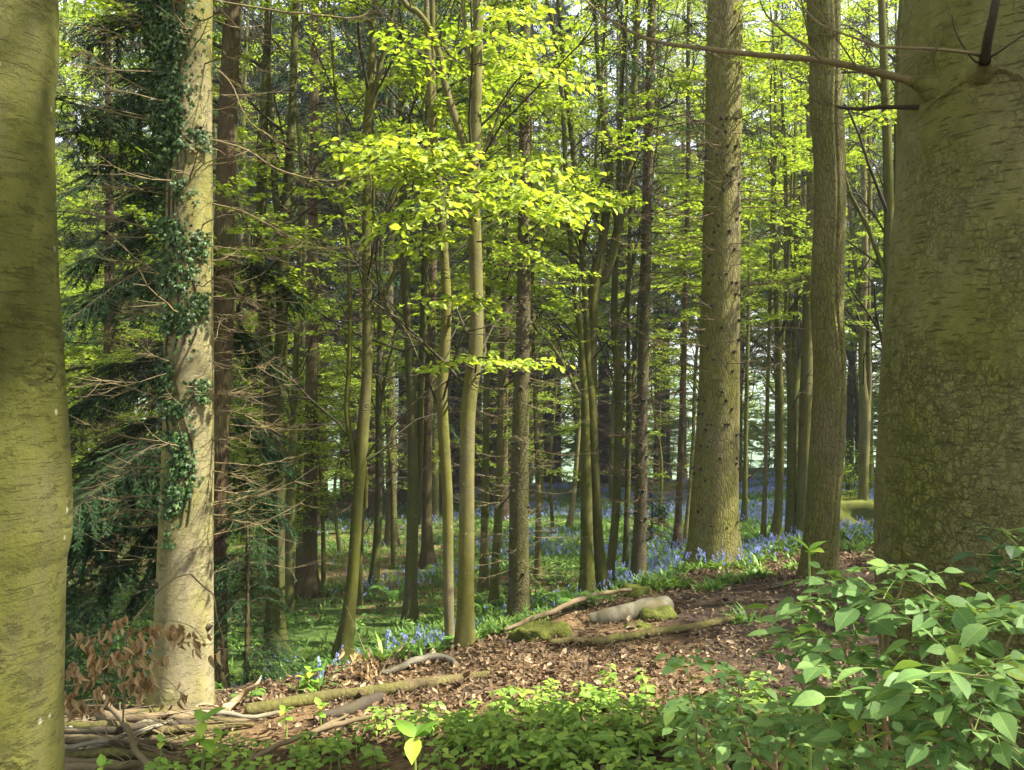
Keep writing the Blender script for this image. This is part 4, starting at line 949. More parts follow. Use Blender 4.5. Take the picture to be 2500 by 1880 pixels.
# a low leafy bush and mound behind the split beech
def leafy_bush(x, y, H, R, n, label, mat='beech_leaf', size=.07):
    z = float(terr(x, y)); root = thing('bush' if H < 3 else 'young_beech', label, 'bush' if H < 3 else 'young beech', (x, y, z)); mw, ml = MB(), MB()
    if H > 3:
        tr = spline([(x, y, z - .1), (x + rng.normal(0, .08), y, z + H * .35), (x + rng.normal(0, .15), y, z + H * .7), (x + rng.normal(0, .2), y, z + H)], 24); mt = MB(); mt.tube(tr, np.linspace(.05, .008, 24), 8); mt.build('trunk', M['beech_bark'], root)
        for i in range(n * 2):
            f = U(.28, 1); q = tr[int(f * 23)]; az = U(0, 6.28); l = R * U(.5, 1.1) * (1.25 - .7 * f)
            bough(mw, ml, q, q + np.array((math.cos(az) * l, math.sin(az) * l, l * U(.05, .5))), .009, 9, .42, size, .06, KITE, 10, 3)
        mw.build('branches', M['dark_twig'], root); ml.build('foliage', M[mat], root, smooth=False); return
    for i in range(n):
        az = U(0, 6.28); l = R * U(.4, 1); h = H * U(.3, 1); q = np.array((x, y, z)); m_ = q + np.array((math.cos(az) * l * .3, math.sin(az) * l * .3, h * .7)); e = q + np.array((math.cos(az) * l, math.sin(az) * l, h))
        mw.tube(spline([q, m_, e], 6), np.linspace(.014, .004, 6), 4); bough(mw, ml, m_, e, .006, 8, .35, size, .05, KITE, 9, 3)
    mw.build('branches', M['dark_twig'], root); ml.build('foliage', M[mat], root, smooth=False)
p_ = at(2075, 1290); leafy_bush(p_.x, p_.y + 1.2, 1.7, 1.0, 26, 'leafy green bush just left of the split beech foot')
p_ = at(2140, 1285); leafy_bush(p_.x, p_.y + 1.5, 1.9, .8, 18, 'leafy green bush between the split beech and the dark edge beech')
p_ = at(800, 1230); leafy_bush(P(640, 0, 13)[0], 13.5, 3.4, 1.5, 26, 'spreading young beech foliage behind the low-forked dark beech')
leafy_bush(P(790, 0, 14.5)[0], 14.5, 4.4, 1.3, 24, 'upright beech sapling left of the leaning beech, with bright leaves')

for u_, y_, H_, R_, n_, lab in [(600, 15, 4.6, 1.5, 26, 'bright young beech rising between the ivy-clad fir and the low-forked dark beech'), (700, 18, 5.0, 1.6, 26, 'young leafy beech behind the flared dark trunk'), (830, 19, 5.2, 1.4, 22, 'young leafy beech just left behind the leaning beech'), (960, 17, 5.5, 1.3, 20, 'young leafy beech between the leaning beech and the straight dark beech'),
                               (1220, 18, 5.4, 1.3, 20, 'young leafy beech behind the grey spruce'), (1350, 20, 5.6, 1.4, 20, 'young leafy beech between the grey spruce and the three-stemmed beech'), (200, 13, 4.4, 1.5, 26, 'sunny young beech between the big left beech and the ivy-clad fir'), (330, 16, 5.5, 1.7, 28, 'young beech with lime leaves behind the boughs left of the ivy-clad fir'), (1610, 20, 5.0, 1.4, 20, 'young leafy beech between the brown spruce and the stout fir')]:
    leafy_bush(P(u_, 0, y_)[0], y_, H_, R_, n_, lab)
# ------------------------------------------------------------------ forest floor
def scatter(n, x0, x1, y0, y1, fn):
    x = rng.uniform(x0, x1, n); y = rng.uniform(y0, y1, n); k = rng.random(n) < fn(x, y)
    return x[k], y[k]
# fallen leaves
ml = MB()
def dens_l(x, y):
    c = crest(x); soil = sstep((x - .6) / 1.6) * (1 - .55 * sstep((y - 7.2 - .3 * x) / 1.5))
    return np.clip((y < c + 1.2) * (1 - .82 * soil) * np.clip(1.9 * vnoise(x, y, 1.6) - .1 + .4 * vnoise(x, y, 6.), .12, 1) * np.where(y < 4.2, .7, 1) * np.where((x < -1.25) & (y < 5.3), .25, 1), 0, 1)
x, y = scatter(120000, -4.5, 6.5, 2.6, 13, dens_l)
x2, y2 = scatter(26000, -9, 8, 7, 20, lambda x, y: (y > crest(x)) * np.clip(vnoise(x, y, .5) * 1.5 - .55 + .25 * (x < -1), 0, 1) * np.clip(1.3 - .05 * y, .15, 1))
x = np.concatenate([x, x2]); y = np.concatenate([y, y2]); n = len(x)
z = terr(x, y) + rng.uniform(.004, .03, n)
az = rng.uniform(0, 6.28, n)
ml.leaves(LITTER, np.stack([x, y, z], -1), np.stack([np.cos(az), np.sin(az), rng.normal(0, .3, n)], -1), np.array((0, 0, 1.)) + rng.normal(0, .55, (n, 3)), np.clip(.034 * np.exp(rng.normal(0, .38, n)), .012, .08))
o = ml.build('fallen_leaves', M['litter'], smooth=False); o['kind'] = 'stuff'; o['label'] = 'brown fallen beech leaves covering the bank'; o['category'] = 'leaf litter'
# twiglets on the soil
mt = MB(); x, y = scatter(2600, -4, 6, 2.8, 11, lambda x, y: (y < crest(x)) * np.where(x > .5, .9, .3))
for a, b in zip(x, y):
    t = U(0, 6.28); l = U(.03, .16); z = float(terr(a, b)) + .008
    mt.tube(np.array([(a, b, z), (a + math.cos(t) * l * .5, b + math.sin(t) * l * .5, z + U(0, .02)), (a + math.cos(t + .3) * l, b + math.sin(t + .3) * l, z + U(-.004, .015))]), [.0028, .0024, .0014], 3)
o = mt.build('twig_litter', M['twig']); o['kind'] = 'stuff'; o['label'] = 'fine dead twigs strewn over the bare soil'; o['category'] = 'twigs'

# low leafy herbs over the foreground
mh, mst = MB(), MB()
def dens_h(x, y):
    edge = 4.75 + .28 * np.clip(x, -1.2, .7) - .6 * np.clip(x - .5, 0, 2)
    return np.clip((edge - y) / .5, 0, 1) * np.clip((x + 2.2) / .5, 0, 1) * np.clip(vnoise(x, y, 1.9) * 2.4 - .55, .08, 1) * np.where(x < -1.2, .6, 1)
x, y = scatter(2900, -2.2, 2.6, 2.75, 5.4, dens_h)
for a, b in zip(x, y):
    z = float(terr(a, b)); h = U(.05, .19); lean = rng.normal(0, .05, 2); top = np.array((a + lean[0], b + lean[1], z + h))
    mst.tube(np.array([(a, b, z - .01), top]), [.0028, .0018], 4)
    for w in range(int(U(2, 4.4))):
        c = np.array((a, b, z)) + (top - (a, b, z)) * (1 - .28 * w); ph = U(0, 6.28); m = 4 if w == 0 else 2
        aa = ph + np.arange(m) * 2 * PI / m
        s = U(.038, .07) * (1 if w else .85)
        ax = np.stack([np.cos(aa), np.sin(aa), np.full(m, U(-.25, .35))], -1)
        mh.leaves(HERB, c + ax * .012, ax, np.array((0, 0, 1.)) + rng.normal(0, .22, (m, 3)), s * rng.uniform(.8, 1.2, m))
o = mh.build('ground_herbs', M['herb'], smooth=False); o['kind'] = 'stuff'; o['label'] = 'low green leafy herbs carpeting the foreground'; o['category'] = 'ground cover'
o = mst.build('herb_stalks', M['green_stem']); o['kind'] = 'stuff'; o['label'] = 'thin green stalks of the foreground herbs'; o['category'] = 'ground cover'

# green undergrowth and the bluebell carpet
def behind(x, y): return np.clip((y - crest(x) + .3) / .8, 0, 1)
mg = MB()
x, y = scatter(62000, -10, 14, 7, 36, lambda x, y: behind(x, y) * np.clip(vnoise(x, y, .45) * 1.6 + vnoise(x, y, 1.7) * .9 - .75 + .07 * np.clip(x, -4, 6) + .35 * (y < 15), .10, 1) * np.clip(1.25 - .02 * y, .2, 1))
n = len(x); z = terr(x, y)
for k_ in range(4):
    az = rng.uniform(0, 6.28, n); ax = np.stack([np.cos(az) * .8, np.sin(az) * .8, rng.uniform(.4, 1.2, n)], -1)
    mg.leaves(BLADE, np.stack([x + rng.normal(0, .04, n), y + rng.normal(0, .04, n), z - .01], -1), ax, np.stack([-np.cos(az), -np.sin(az), np.ones(n)], -1), rng.uniform(.10, .24, n))
az = rng.uniform(0, 6.28, n)
mg.leaves(KITE, np.stack([x, y, z + rng.uniform(.03, .12, n)], -1), np.stack([np.cos(az), np.sin(az), rng.normal(0, .2, n)], -1), np.array((0, 0, 1.)) + rng.normal(0, .3, (n, 3)), rng.uniform(.06, .12, n))
o = mg.build('undergrowth', M['under'], smooth=False); o['kind'] = 'stuff'; o['label'] = 'green leafy undergrowth across the wood floor'; o['category'] = 'undergrowth'

def bellplant(mb, x, y, z, h, nb=6, blades=4, sz=.018, md=(0, 1)):
    a0 = U(0, 6.28); ln = np.array((math.cos(a0), math.sin(a0), 0)) * h * .22
    st = spline([(x, y, z), np.array((x, y, z + h * .65)) + ln * .2, np.array((x, y, z + h * .95)) + ln * .9], 5)
    mb.tube(st, np.linspace(.0028, .0014, 5), 3, 1)
    t = np.linspace(.62, 1, nb); q = np.stack([np.interp(t * 4, np.arange(5), st[:, c]) for c in range(3)], -1)
    aa = a0 + rng.normal(0, 1.0, nb); ax = np.stack([np.cos(aa) * .7, np.sin(aa) * .7, np.full(nb, -.75)], -1)
    for dn in ((0, 0, 1.), (1., .3, .2)):
        mb.leaves(KITE, q, ax, np.array(dn) + rng.normal(0, .2, (nb, 3)), sz * rng.uniform(.8, 1.2, nb), 0)
    if blades:
        b = rng.uniform(0, 6.28, blades)
        mb.leaves(BLADE, np.tile((x, y, z), (blades, 1)), np.stack([np.cos(b) * .9, np.sin(b) * .9, rng.uniform(.4, 1.1, blades)], -1), np.stack([-np.cos(b), -np.sin(b), np.ones(blades)], -1), h * rng.uniform(.7, 1.1, blades), 1)
mb = MB()
def dens_b(x, y):
    cl = sstep((vnoise(x + 40, y, .42) + .25 * (vnoise(x, y, 1.9) - .5) - .30) / .3)
    return behind(x, y) * np.clip(.38 + .5 * sstep((x + 3.0) / 3.5) + .35 * sstep((x - 2) / 4), 0, 1) * cl * np.clip(1.2 - .012 * y, .3, 1) * np.where(x < -2.8, .35, 1)
x, y = scatter(36000, -7, 16, 7.2, 42, dens_b)
for a, b in zip(x, y):
    s = 1 + .02 * max(0, b - 10); bellplant(mb, a, b, float(terr(a, b)) - .005, U(.18, .34), 5 if b < 15 else 4, 2 if b < 15 else 0, .030 * s)
o = mb.build('bluebell_carpet', [M['bell'], M['grass']], smooth=False); o['kind'] = 'stuff'; o['label'] = 'violet-blue bluebells carpeting the wood floor'; o['category'] = 'bluebells'

def spot_group(pts, fn):
    for i, (u, v, *r) in enumerate(pts): fn(i, at(u, v), *r)
# separate bluebell clumps along the bank edge
def bell_clump(u, v, n, R, label, dy=0):
    q = at(u, v); y0 = q.y + dy; x0 = P(u, v, y0)[0]; z0 = float(terr(x0, y0))
    mb = MB()
    for _ in range(n):
        a, b = x0 + rng.normal(0, R), y0 + rng.normal(0, R * .6); bellplant(mb, a, b, float(terr(a, b)) - .005, U(.16, .32), 6, 4, .026)
    tag(mb.build('bluebell_clump', [M['bell'], M['grass']], origin=(x0, y0, z0), smooth=False), label, 'bluebell', 'bluebell clumps along the bank edge')
for a in [(1490, 1405, 12, .16, 'bluebells behind the long pale branch, under the leaning green pole'), (1600, 1400, 22, .22, 'bluebells rising at the left foot of the stout fir'), (1690, 1395, 30, .25, 'bluebells before the left root of the stout fir'), (1770, 1392, 40, .3, 'thick bluebells before the stout fir'),
          (1850, 1375, 40, .3, 'bluebells right of the stout fir foot'), (1920, 1340, 36, .35, 'bluebells left of the seamed trunk foot'), (2080, 1315, 40, .35, 'bluebells right of the seamed trunk foot'), (2130, 1330, 34, .3, 'bluebells below the split beech, beside the huge fir'), (1260, 1520, 16, .15, 'bluebells at the foot of the grey spruce'),
          (1330, 1500, 14, .2, 'bluebells beside the lower end of the long pale branch'), (1160, 1560, 10, .14, 'bluebells right of the twin beech foot'), (1070, 1585, 12, .14, 'bluebells left of the twin beech foot'), (985, 1612, 12, .12, 'bluebells behind the grey curved branch'), (770, 1690, 5, .08, 'few bluebells behind the mossy log'), (1430, 1470, 14, .2, 'bluebells at the foot of the three-stemmed beech')]: bell_clump(*a)

# grass tufts
def grass_tuft(u, v, n, L, label):
    q = at(u, v); mb = MB(); az = rng.uniform(0, 6.28, n)
    pos = np.stack([q.x + rng.normal(0, .07, n), q.y + rng.normal(0, .05, n), np.full(n, 0.)], -1); pos[:, 2] = terr(pos[:, 0], pos[:, 1]) - .01
    for s in (1, .6):
        mb.leaves(BLADE, pos, np.stack([np.cos(az), np.sin(az), rng.uniform(.3, 1.3, n)], -1), np.stack([-np.cos(az), -np.sin(az), np.ones(n)], -1), L * s * rng.uniform(.6, 1.1, n)); az = az + 1.3
    tag(mb.build('grass_tuft', M['grass'], origin=q, smooth=False), label, 'grass tuft', 'grass tufts along the bank edge')
for a in [(1600, 1440, 90, .28, 'bright grass tuft behind the birch log'), (1650, 1435, 80, .26, 'arching grass tuft right of the birch log'), (1780, 1425, 80, .24, 'grass tuft before the stout fir'), (1740, 1440, 60, .22, 'grass tuft in front of the stout fir left root'), (1850, 1410, 80, .24, 'bright grass tuft under the bluebells right of the stout fir'),
          (1940, 1395, 70, .22, 'grass tuft left of the seamed trunk foot'), (1800, 1520, 26, .22, 'thin grass tuft at the upper end of the bare pole'), (1140, 1575, 50, .20, 'grass tuft before the twin beech foot'), (1190, 1560, 50, .2, 'grass tuft right of the twin beech, under the pale branch'), (2090, 1350, 70, .25, 'grass tuft right of the seamed trunk foot'), (1230, 1550, 40, .18, 'grass tuft by the mossy stump')]: grass_tuft(*a)

# ferns
def fern(u, v, n, L, label):
    q = at(u, v); mb = MB(); L = L * (.62 if q.y < 11.5 else .85)
    for i in range(n):
        az = U(0, 6.28); d = np.array((math.cos(az), math.sin(az), 0)); b = np.array(q)
        s = spline([b, b + d * L * .35 + (0, 0, L * .5), b + d * L * .8 + (0, 0, L * .55), b + d * L + (0, 0, L * .35)], 16)
        mb.tube(s, np.linspace(.004, .0015, 16), 3)
        sd = np.cross(d, (0, 0, 1.))
        for sg in (1, -1):
            t = np.arange(2, 16); w = L * .26 * np.sin(PI * np.clip((t - .5) / 15.5, 0, 1)) ** .7 * (1.15 - t / 20)
            mb.leaves(BLADE2, s[t], sd * sg + d * .35 + rng.normal(0, .06, (14, 3)), np.tile((0, 0, 1.), (14, 1)), w + .012)
    tag(mb.build('fern', M['fern'], origin=q, smooth=False), label, 'fern', 'ferns in the wood')
BLADE2 = (BLADE[0] * np.array((2.6, 1, 1)), BLADE[1], BLADE[2], BLADE[3])
for a in [(1405, 1490, 8, .42, 'bright fern under the long pale branch, left of the birch log'), (1450, 1480, 6, .34, 'fern immediately left of the birch log'), (1310, 1480, 7, .4, 'fern right of the grey spruce foot'), (1075, 1590, 5, .26, 'small fern left of the twin beech foot'), (960, 1470, 6, .5, 'fern between the leaning beech and the straight dark beech'),
          (1180, 1500, 6, .4, 'fern behind the thin pole left of the grey spruce'), (1660, 1380, 6, .42, 'fern left of the stout fir foot'), (1845, 1330, 6, .45, 'fern right of the stout fir among bluebells'), (760, 1640, 5, .3, 'fern in front of the low-forked dark beech'), (605, 1715, 4, .2, 'small fern at the splintered pale stick'), (1500, 1420, 6, .4, 'fern at the foot of the leaning green pole'), (1085, 1410, 6, .45, 'fern right of the splay-rooted conifer'), (720, 1530, 6, .4, 'fern right of the low-forked dark beech foot')]: fern(*a)

# ------------------------------------------------------------------ logs and sticks
def stick(name, label, cat, uvr, mat, k=10, n=24, group=None, lift=.0, fork=(), jit=.10, cap='cut', ends=True, dz=None):
    """uvr: (u, v, width px) spots of the photograph where it lies on the ground"""
    Q = []; R = []
    for i, t in enumerate(uvr):
        h = t[3] if len(t) > 3 else 0
        r = t[2] / FX * at(t[0], t[1], h).y / 2; q = at(t[0], t[1], h + lift + r * .75)
        Q.append((q.x, q.y, q.z + r * .75 + lift + h)); R.append(r)
    s = spline(np.column_stack([Q, R]), n); mb = MB()
    wb_ = rng.normal(0, 1, (n, 3)); wb_ = (wb_ + np.roll(wb_, 1, 0) + np.roll(wb_, -1, 0)) / 3; s[:, :3] += wb_ * s[:, 3:4] * (.22 if name == 'fallen_branch' else .0); s[:, 3] *= 1 + (.10 if name == 'fallen_branch' else .0) * wb_[:, 0]; thk = np.arange(k) / k * 2 * PI
    ii = np.arange(n)[:, None] * 24 / n; nz = 1 + jit * 2 * (vnoise(ii * .5 + np.cos(thk)[None] * 1.3, np.sin(thk)[None] * 1.3 + Q[0][0] * 50 + ii * .13, 1) - .5) + jit * (vnoise(ii * 1.6 + np.cos(thk)[None] * 3, np.sin(thk)[None] * 3 + Q[0][0] * 9, 1) - .5)
    mb.tube(s[:, :3], s[:, 3][:, None] * nz, k, 0, True)
    if ends and len(mb.t): mb.tm[-1][:] = 1
    for f, pts_, w in fork:
        b = s[int(f * (n - 1)), :3]; qq = [b] + [np.array((b[0] + a_, b[1] + b_, b[2] + c_)) for a_, b_, c_ in pts_]
        mb.tube(spline(qq, 8), np.linspace(w, w * .4, 8), 5)
    o = tag(mb.build(name, [M[mat], M[cap]], origin=tuple(Q[len(Q) // 2])), label, cat, group)
    return o
stick('fallen_log', 'long mossy log lying along the bank, half hidden by herbs', 'log', [(600, 1736, 30), (690, 1722, 31), (800, 1702, 30), (900, 1690, 28), (1010, 1676, 31), (1060, 1668, 28), (1130, 1656, 22), (1196, 1648, 18)], 'log_bark', 16, 60)
stick('fallen_log', 'short dark sawn log resting in front of the long mossy log', 'log', [(770, 1756, 26), (840, 1738, 28), (890, 1718, 30), (930, 1704, 31)], 'dark_twig', 16, 30)
stick('birch_log', 'pale rotting birch log with peeling white bark on the leaf litter', 'log', [(1440, 1516, 34), (1490, 1508, 46), (1545, 1498, 50), (1585, 1490, 56), (1625, 1480, 48)], 'birch', 28, 60, cap='rot', jit=.045, lift=-.03)
stick('fallen_branch', 'long pale branch sloping down behind the mossy stump from the grass', 'fallen branch', [(1232, 1540, 9, .04), (1290, 1514, 12, .07), (1350, 1492, 12, .09), (1400, 1468, 13, .10), (1460, 1451, 11, .10), (1520, 1442, 10, .08), (1556, 1440, 8, .05)], 'stick_bark', 8, 40)
stick('fallen_branch', 'bare brown pole lying on the dark soil below the birch log', 'fallen branch', [(1340, 1570, 16), (1400, 1568, 20), (1470, 1566, 22), (1530, 1556, 20), (1600, 1546, 22), (1680, 1534, 20), (1740, 1522, 20), (1795, 1512, 15)], 'log_bark', 10, 50, fork=[(.45, [(.1, -.15, .02), (.25, -.28, .0)], .008), (.3, [(.12, .12, .03), (.2, .2, .01)], .006), (.95, [(.1, .05, .04)], .006)])
stick('fallen_branch', 'grey curved branch arching over the litter, below the twin beech', 'fallen branch', [(930, 1645, 12), (970, 1636, 16), (1010, 1615, 18, .02), (1060, 1604, 18, .03), (1100, 1612, 15, .01), (1115, 1622, 9)], 'grey_stick', 9, 36)
stick('fallen_branch', 'pale splintered stick jutting up beside the ivy-clad fir foot', 'fallen branch', [(545, 1734, 20), (575, 1712, 18, .04), (600, 1690, 14, .10), (628, 1670, 8, .17), (638, 1650, 3, .2)], 'pale_stick', 7, 24)
stick('fallen_branch', 'crooked bleached twig standing behind the grey curved branch', 'fallen branch', [(950, 1624, 12), (965, 1606, 7, .05), (982, 1580, 5, .1), (1005, 1568, 5, .1), (1045, 1556, 3, .1)], 'pale_stick', 6, 24, fork=[(.45, [(.03, .0, .08), (.02, 0, .12)], .004), (.7, [(.1, 0, -.01)], .003)])
stick('fallen_branch', 'yellowish bare stick between the herbs, pointing at the short dark log', 'fallen branch', [(740, 1800, 14, .05), (800, 1778, 15, .07), (860, 1760, 13, .08), (930, 1748, 9, .08), (1000, 1740, 6, .07)], 'stick_bark', 8, 30)
stick('fallen_branch', 'long tan stick lying towards the lower left corner of the herbs', 'fallen branch', [(600, 1862, 12, .06), (660, 1830, 14, .08), (720, 1806, 12, .08), (790, 1775, 10, .06), (850, 1745, 6, .04)], 'stick_bark', 8, 30)
stick('fallen_branch', 'thin pinkish stick on the litter below the twin beech foot', 'fallen branch', [(1096, 1598, 6), (1150, 1594, 7), (1200, 1590, 6), (1240, 1590, 4)], 'pale_stick', 6, 20)
stick('fallen_branch', 'thin dark whippy stick crossing the herbs in the foreground', 'fallen branch', [(1200, 1752, 4, .1), (1300, 1768, 5, .1), (1380, 1790, 6, .06), (1470, 1800, 5, .05), (1560, 1808, 4, .04)], 'stick_bark', 6, 26)
stick('fallen_branch', 'brown stick beneath the herbs left of the bright sapling', 'fallen branch', [(900, 1800, 8), (960, 1785, 9), (1010, 1765, 10), (1060, 1735, 8)], 'stick_bark', 7, 22)
stick('fallen_branch', 'thin curled twig on the soil at the seamed trunk foot', 'fallen branch', [(1850, 1442, 7), (1900, 1432, 9), (1945, 1420, 9), (1980, 1416, 6)], 'dark_twig', 6, 22)

# the tangled pile of cut branches at the left
PILE = [('thick pale lichened branch running diagonally across the stick pile', [(200, 1845, 26, .02), (280, 1800, 25, .05), (350, 1772, 24, .06), (430, 1750, 20, .06), (520, 1740, 14, .05), (610, 1752, 12, .03), (690, 1738, 10, .02)], 'grey_stick'),
        ('long grey-brown branch along the back of the stick pile', [(150, 1765, 22, .03), (240, 1752, 20, .05), (340, 1742, 20, .06), (450, 1736, 18, .05), (560, 1738, 12, .03)], 'stick_bark'),
        ('dark mossy branch second from the back of the stick pile', [(150, 1742, 18, .04), (230, 1750, 18, .05), (330, 1762, 16, .05), (440, 1768, 16, .03), (560, 1762, 12, .02)], 'log_bark'),
        ('stout yellow-green pole along the front of the stick pile', [(140, 1838, 24, .03), (220, 1850, 22, .03), (300, 1852, 20, .02), (380, 1845, 16, .02)], 'log_bark'),
        ('brown pole along the bottom of the stick pile', [(140, 1860, 20, .04), (230, 1862, 18, .04), (330, 1872, 16, .03), (430, 1872, 12, .02)], 'stick_bark'),
        ('grey cut branch end poking from behind the big left beech', [(130, 1785, 24, .04), (170, 1786, 24, .05), (205, 1790, 20, .04)], 'grey_stick'),
        ('smooth brown branch in the middle of the stick pile', [(200, 1800, 20, .02), (290, 1795, 20, .02), (390, 1806, 18, .02), (480, 1800, 15, .01), (590, 1788, 10, .0)], 'log_bark'),
        ('mossy branch below the middle of the stick pile', [(230, 1830, 18, .01), (330, 1822, 18, .02), (420, 1818, 16, .02), (520, 1806, 12, .01)], 'log_bark'),
        ('thin dark branch under the lichened branch', [(180, 1815, 12, .0), (280, 1822, 12, .01), (380, 1788, 10, .04), (470, 1768, 8, .03)], 'dark_twig'),
        ('crooked forked grey branch lying over the front of the stick pile', [(245, 1690, 10, .25), (270, 1728, 12, .18), (305, 1770, 14, .15), (322, 1808, 15, .12), (328, 1830, 14, .10), (355, 1862, 13, .08), (372, 1880, 11, .06)], 'stick_bark'),
        ('short peeled stick standing in the stick pile', [(205, 1752, 12, .10), (207, 1775, 12, .06), (208, 1795, 13, .03)], 'stick_bark'),
        ('slim brown branch over the right end of the stick pile', [(360, 1735, 12, .08), (460, 1745, 12, .06), (550, 1760, 10, .03), (640, 1756, 7, .01)], 'stick_bark'),
        ('thin bent twig crossing the stick pile near the seedling', [(300, 1765, 7, .1), (350, 1778, 7, .1), (395, 1795, 6, .08), (420, 1830, 5, .03)], 'twig'),
        ('brown branch buried under the front of the stick pile', [(150, 1810, 18, .0), (250, 1812, 16, .0), (350, 1835, 15, .0), (450, 1845, 12, .0)], 'stick_bark'),
        ('gnarled brown branch against the ivy-clad fir foot', [(320, 1752, 16, .08), (360, 1742, 18, .10), (400, 1736, 16, .10), (440, 1742, 13, .07)], 'log_bark'),
        ('reddish twig sticking out before the ivy-clad fir', [(470, 1740, 6, .05), (485, 1722, 6, .07), (515, 1722, 6, .05), (545, 1735, 5, .02)], 'pale_stick'),
        ('dark branch at the very back of the stick pile', [(150, 1722, 15, .02), (240, 1728, 14, .03), (340, 1732, 12, .03)], 'dark_twig')]
PILE += [('thick brown branch half under the ivy-clad fir side of the pile', [(210, 1748, 26, .08), (300, 1755, 26, .09), (400, 1752, 22, .08), (500, 1752, 16, .05)], 'stick_bark'),
         ('long dark mossy pole in the centre of the stick pile', [(150, 1778, 26, .06), (260, 1775, 26, .07), (380, 1782, 22, .06), (520, 1778, 16, .03), (620, 1768, 10, .01)], 'log_bark'),
         ('brown pole under the lichened branch, touching the big left beech', [(140, 1800, 24, .05), (250, 1806, 24, .05), (360, 1815, 20, .04), (480, 1818, 14, .02)], 'stick_bark'),
         ('curving mossy branch at the near side of the stick pile', [(140, 1848, 22, .06), (230, 1838, 22, .07), (330, 1842, 20, .05), (430, 1858, 16, .03), (500, 1872, 10, .01)], 'log_bark'),
         ('brown branch at the lowest edge of the stick pile', [(140, 1874, 22, .05), (250, 1874, 20, .05), (350, 1866, 18, .04), (440, 1860, 14, .02)], 'stick_bark'),
         ('dark branch between the two long mossy poles of the pile', [(160, 1790, 18, .08), (280, 1786, 18, .10), (390, 1770, 15, .09), (500, 1764, 10, .05)], 'dark_twig'),
         ('thin grey lichened stick slanting over the pile middle', [(150, 1830, 12, .12), (240, 1812, 12, .13), (330, 1790, 10, .12), (420, 1762, 8, .09)], 'grey_stick')]
for lab, q, mt_ in PILE: stick('fallen_branch', lab, 'fallen branch', q, mt_, 9, 32, 'branches in the stick pile', fork=[(U(.3, .7), [(U(-.1, .1), U(-.05, .1), .05), (U(-.2, .2), U(-.1, .15), .06)], .004)])
mt = MB()
for i in range(170):
    q = at(U(140, 560), U(1725, 1876)); t = rng.normal(0, .5) + (PI if U(0, 1) < .5 else 0); l = U(.1, .5); h = U(.0, .10)
    d = np.array((math.cos(t), math.sin(t) * .6, rng.normal(0, .15))) * l; b = np.array((q.x, q.y, q.z + .02 + h))
    mt.tube(np.array([b, b + d * .5 + rng.normal(0, .02, 3), b + d]), np.array([1, .8, .4]) * U(.002, .006), 4)
o = mt.build('twig_tangle', M['stick_bark']); o['kind'] = 'stuff'; o['label'] = 'small twigs tangled through the stick pile'; o['category'] = 'twigs'

# withered beech branch with hanging dead leaves
yD = 4.35
root = thing('withered_branch', 'bare arching branch hung with curled brown leaves, before the ivy-clad fir', 'dead branch', tuple(P(300, 1760, yD)))
mw, ml = MB(), MB()
def dl(q, n, sp=.03, s=.064):
    q = np.asarray(q); 
    ml.leaves(DEAD, q + rng.normal(0, sp, (n, 3)) * (1, .8, .6), rng.normal(0, .28, (n, 3)) + (0, 0, -1), rng.normal(0, 1, (n, 3)), s * rng.uniform(.7, 1.25, n))
for pth, w in [([(300, 1765), (306, 1640), (310, 1555), (330, 1510), (350, 1485), (385, 1445), (430, 1410), (466, 1402)], .011), ([(466, 1402), (500, 1435), (522, 1455), (530, 1510), (545, 1565), (548, 1640), (558, 1712)], .011), ([(330, 1510), (352, 1492), (372, 1485), (378, 1472)], .005),
               ([(152, 1592), (175, 1572), (210, 1556), (260, 1548), (330, 1540)], .008), ([(150, 1675), (190, 1672), (240, 1660), (290, 1655), (340, 1600), (380, 1550)], .007), ([(306, 1640), (345, 1625), (375, 1605)], .006), ([(310, 1555), (350, 1530), (390, 1515), (440, 1520), (475, 1535), (505, 1575)], .006),
               ([(300, 1720), (340, 1690), (370, 1640), (400, 1600), (418, 1570)], .005), ([(240, 1690), (300, 1705), (330, 1690)], .005), ([(375, 1650), (410, 1660), (440, 1690), (462, 1680)], .004)]:
    q = np.array([P(u, v, yD + rng.normal(0, .05)) for u, v in pth]); mw.tube(spline(q, 16), np.linspace(w, w * .6, 16) * .5, 5)
for u, v, n in [(196, 1545, 2), (222, 1565, 5), (225, 1580, 4), (252, 1560, 2), (262, 1530, 2), (290, 1525, 5), (295, 1515, 3), (340, 1530, 4), (375, 1528, 3), (395, 1530, 5), (420, 1535, 9), (440, 1545, 8), (335, 1560, 6), (345, 1580, 6), (360, 1560, 4), (300, 1590, 6), (285, 1600, 6), (250, 1605, 6), (235, 1625, 6),
                (180, 1625, 8), (185, 1650, 6), (210, 1655, 6), (170, 1690, 9), (165, 1710, 8), (200, 1715, 8), (195, 1735, 6), (235, 1690, 4), (270, 1670, 5), (330, 1645, 6), (320, 1665, 6), (335, 1680, 3), (365, 1650, 5), (360, 1675, 6), (270, 1700, 4), (240, 1720, 4), (355, 1600, 2), (405, 1608, 2), (478, 1560, 3), (485, 1575, 3),
                (422, 1675, 1), (435, 1710, 1), (455, 1690, 2), (408, 1715, 1), (535, 1590, 3), (336, 1700, 1), (460, 1550, 4), (150, 1730, 5), (158, 1640, 4), (222, 1600, 4), (310, 1622, 5), (350, 1620, 5)]:
    dl(P(u, v, yD + rng.normal(0, .06)), int(n * 1.6 + .5), .026)
mw.build('stem', M['twig'], root); ml.build('withered_leaves', M['dead'], root, smooth=False)
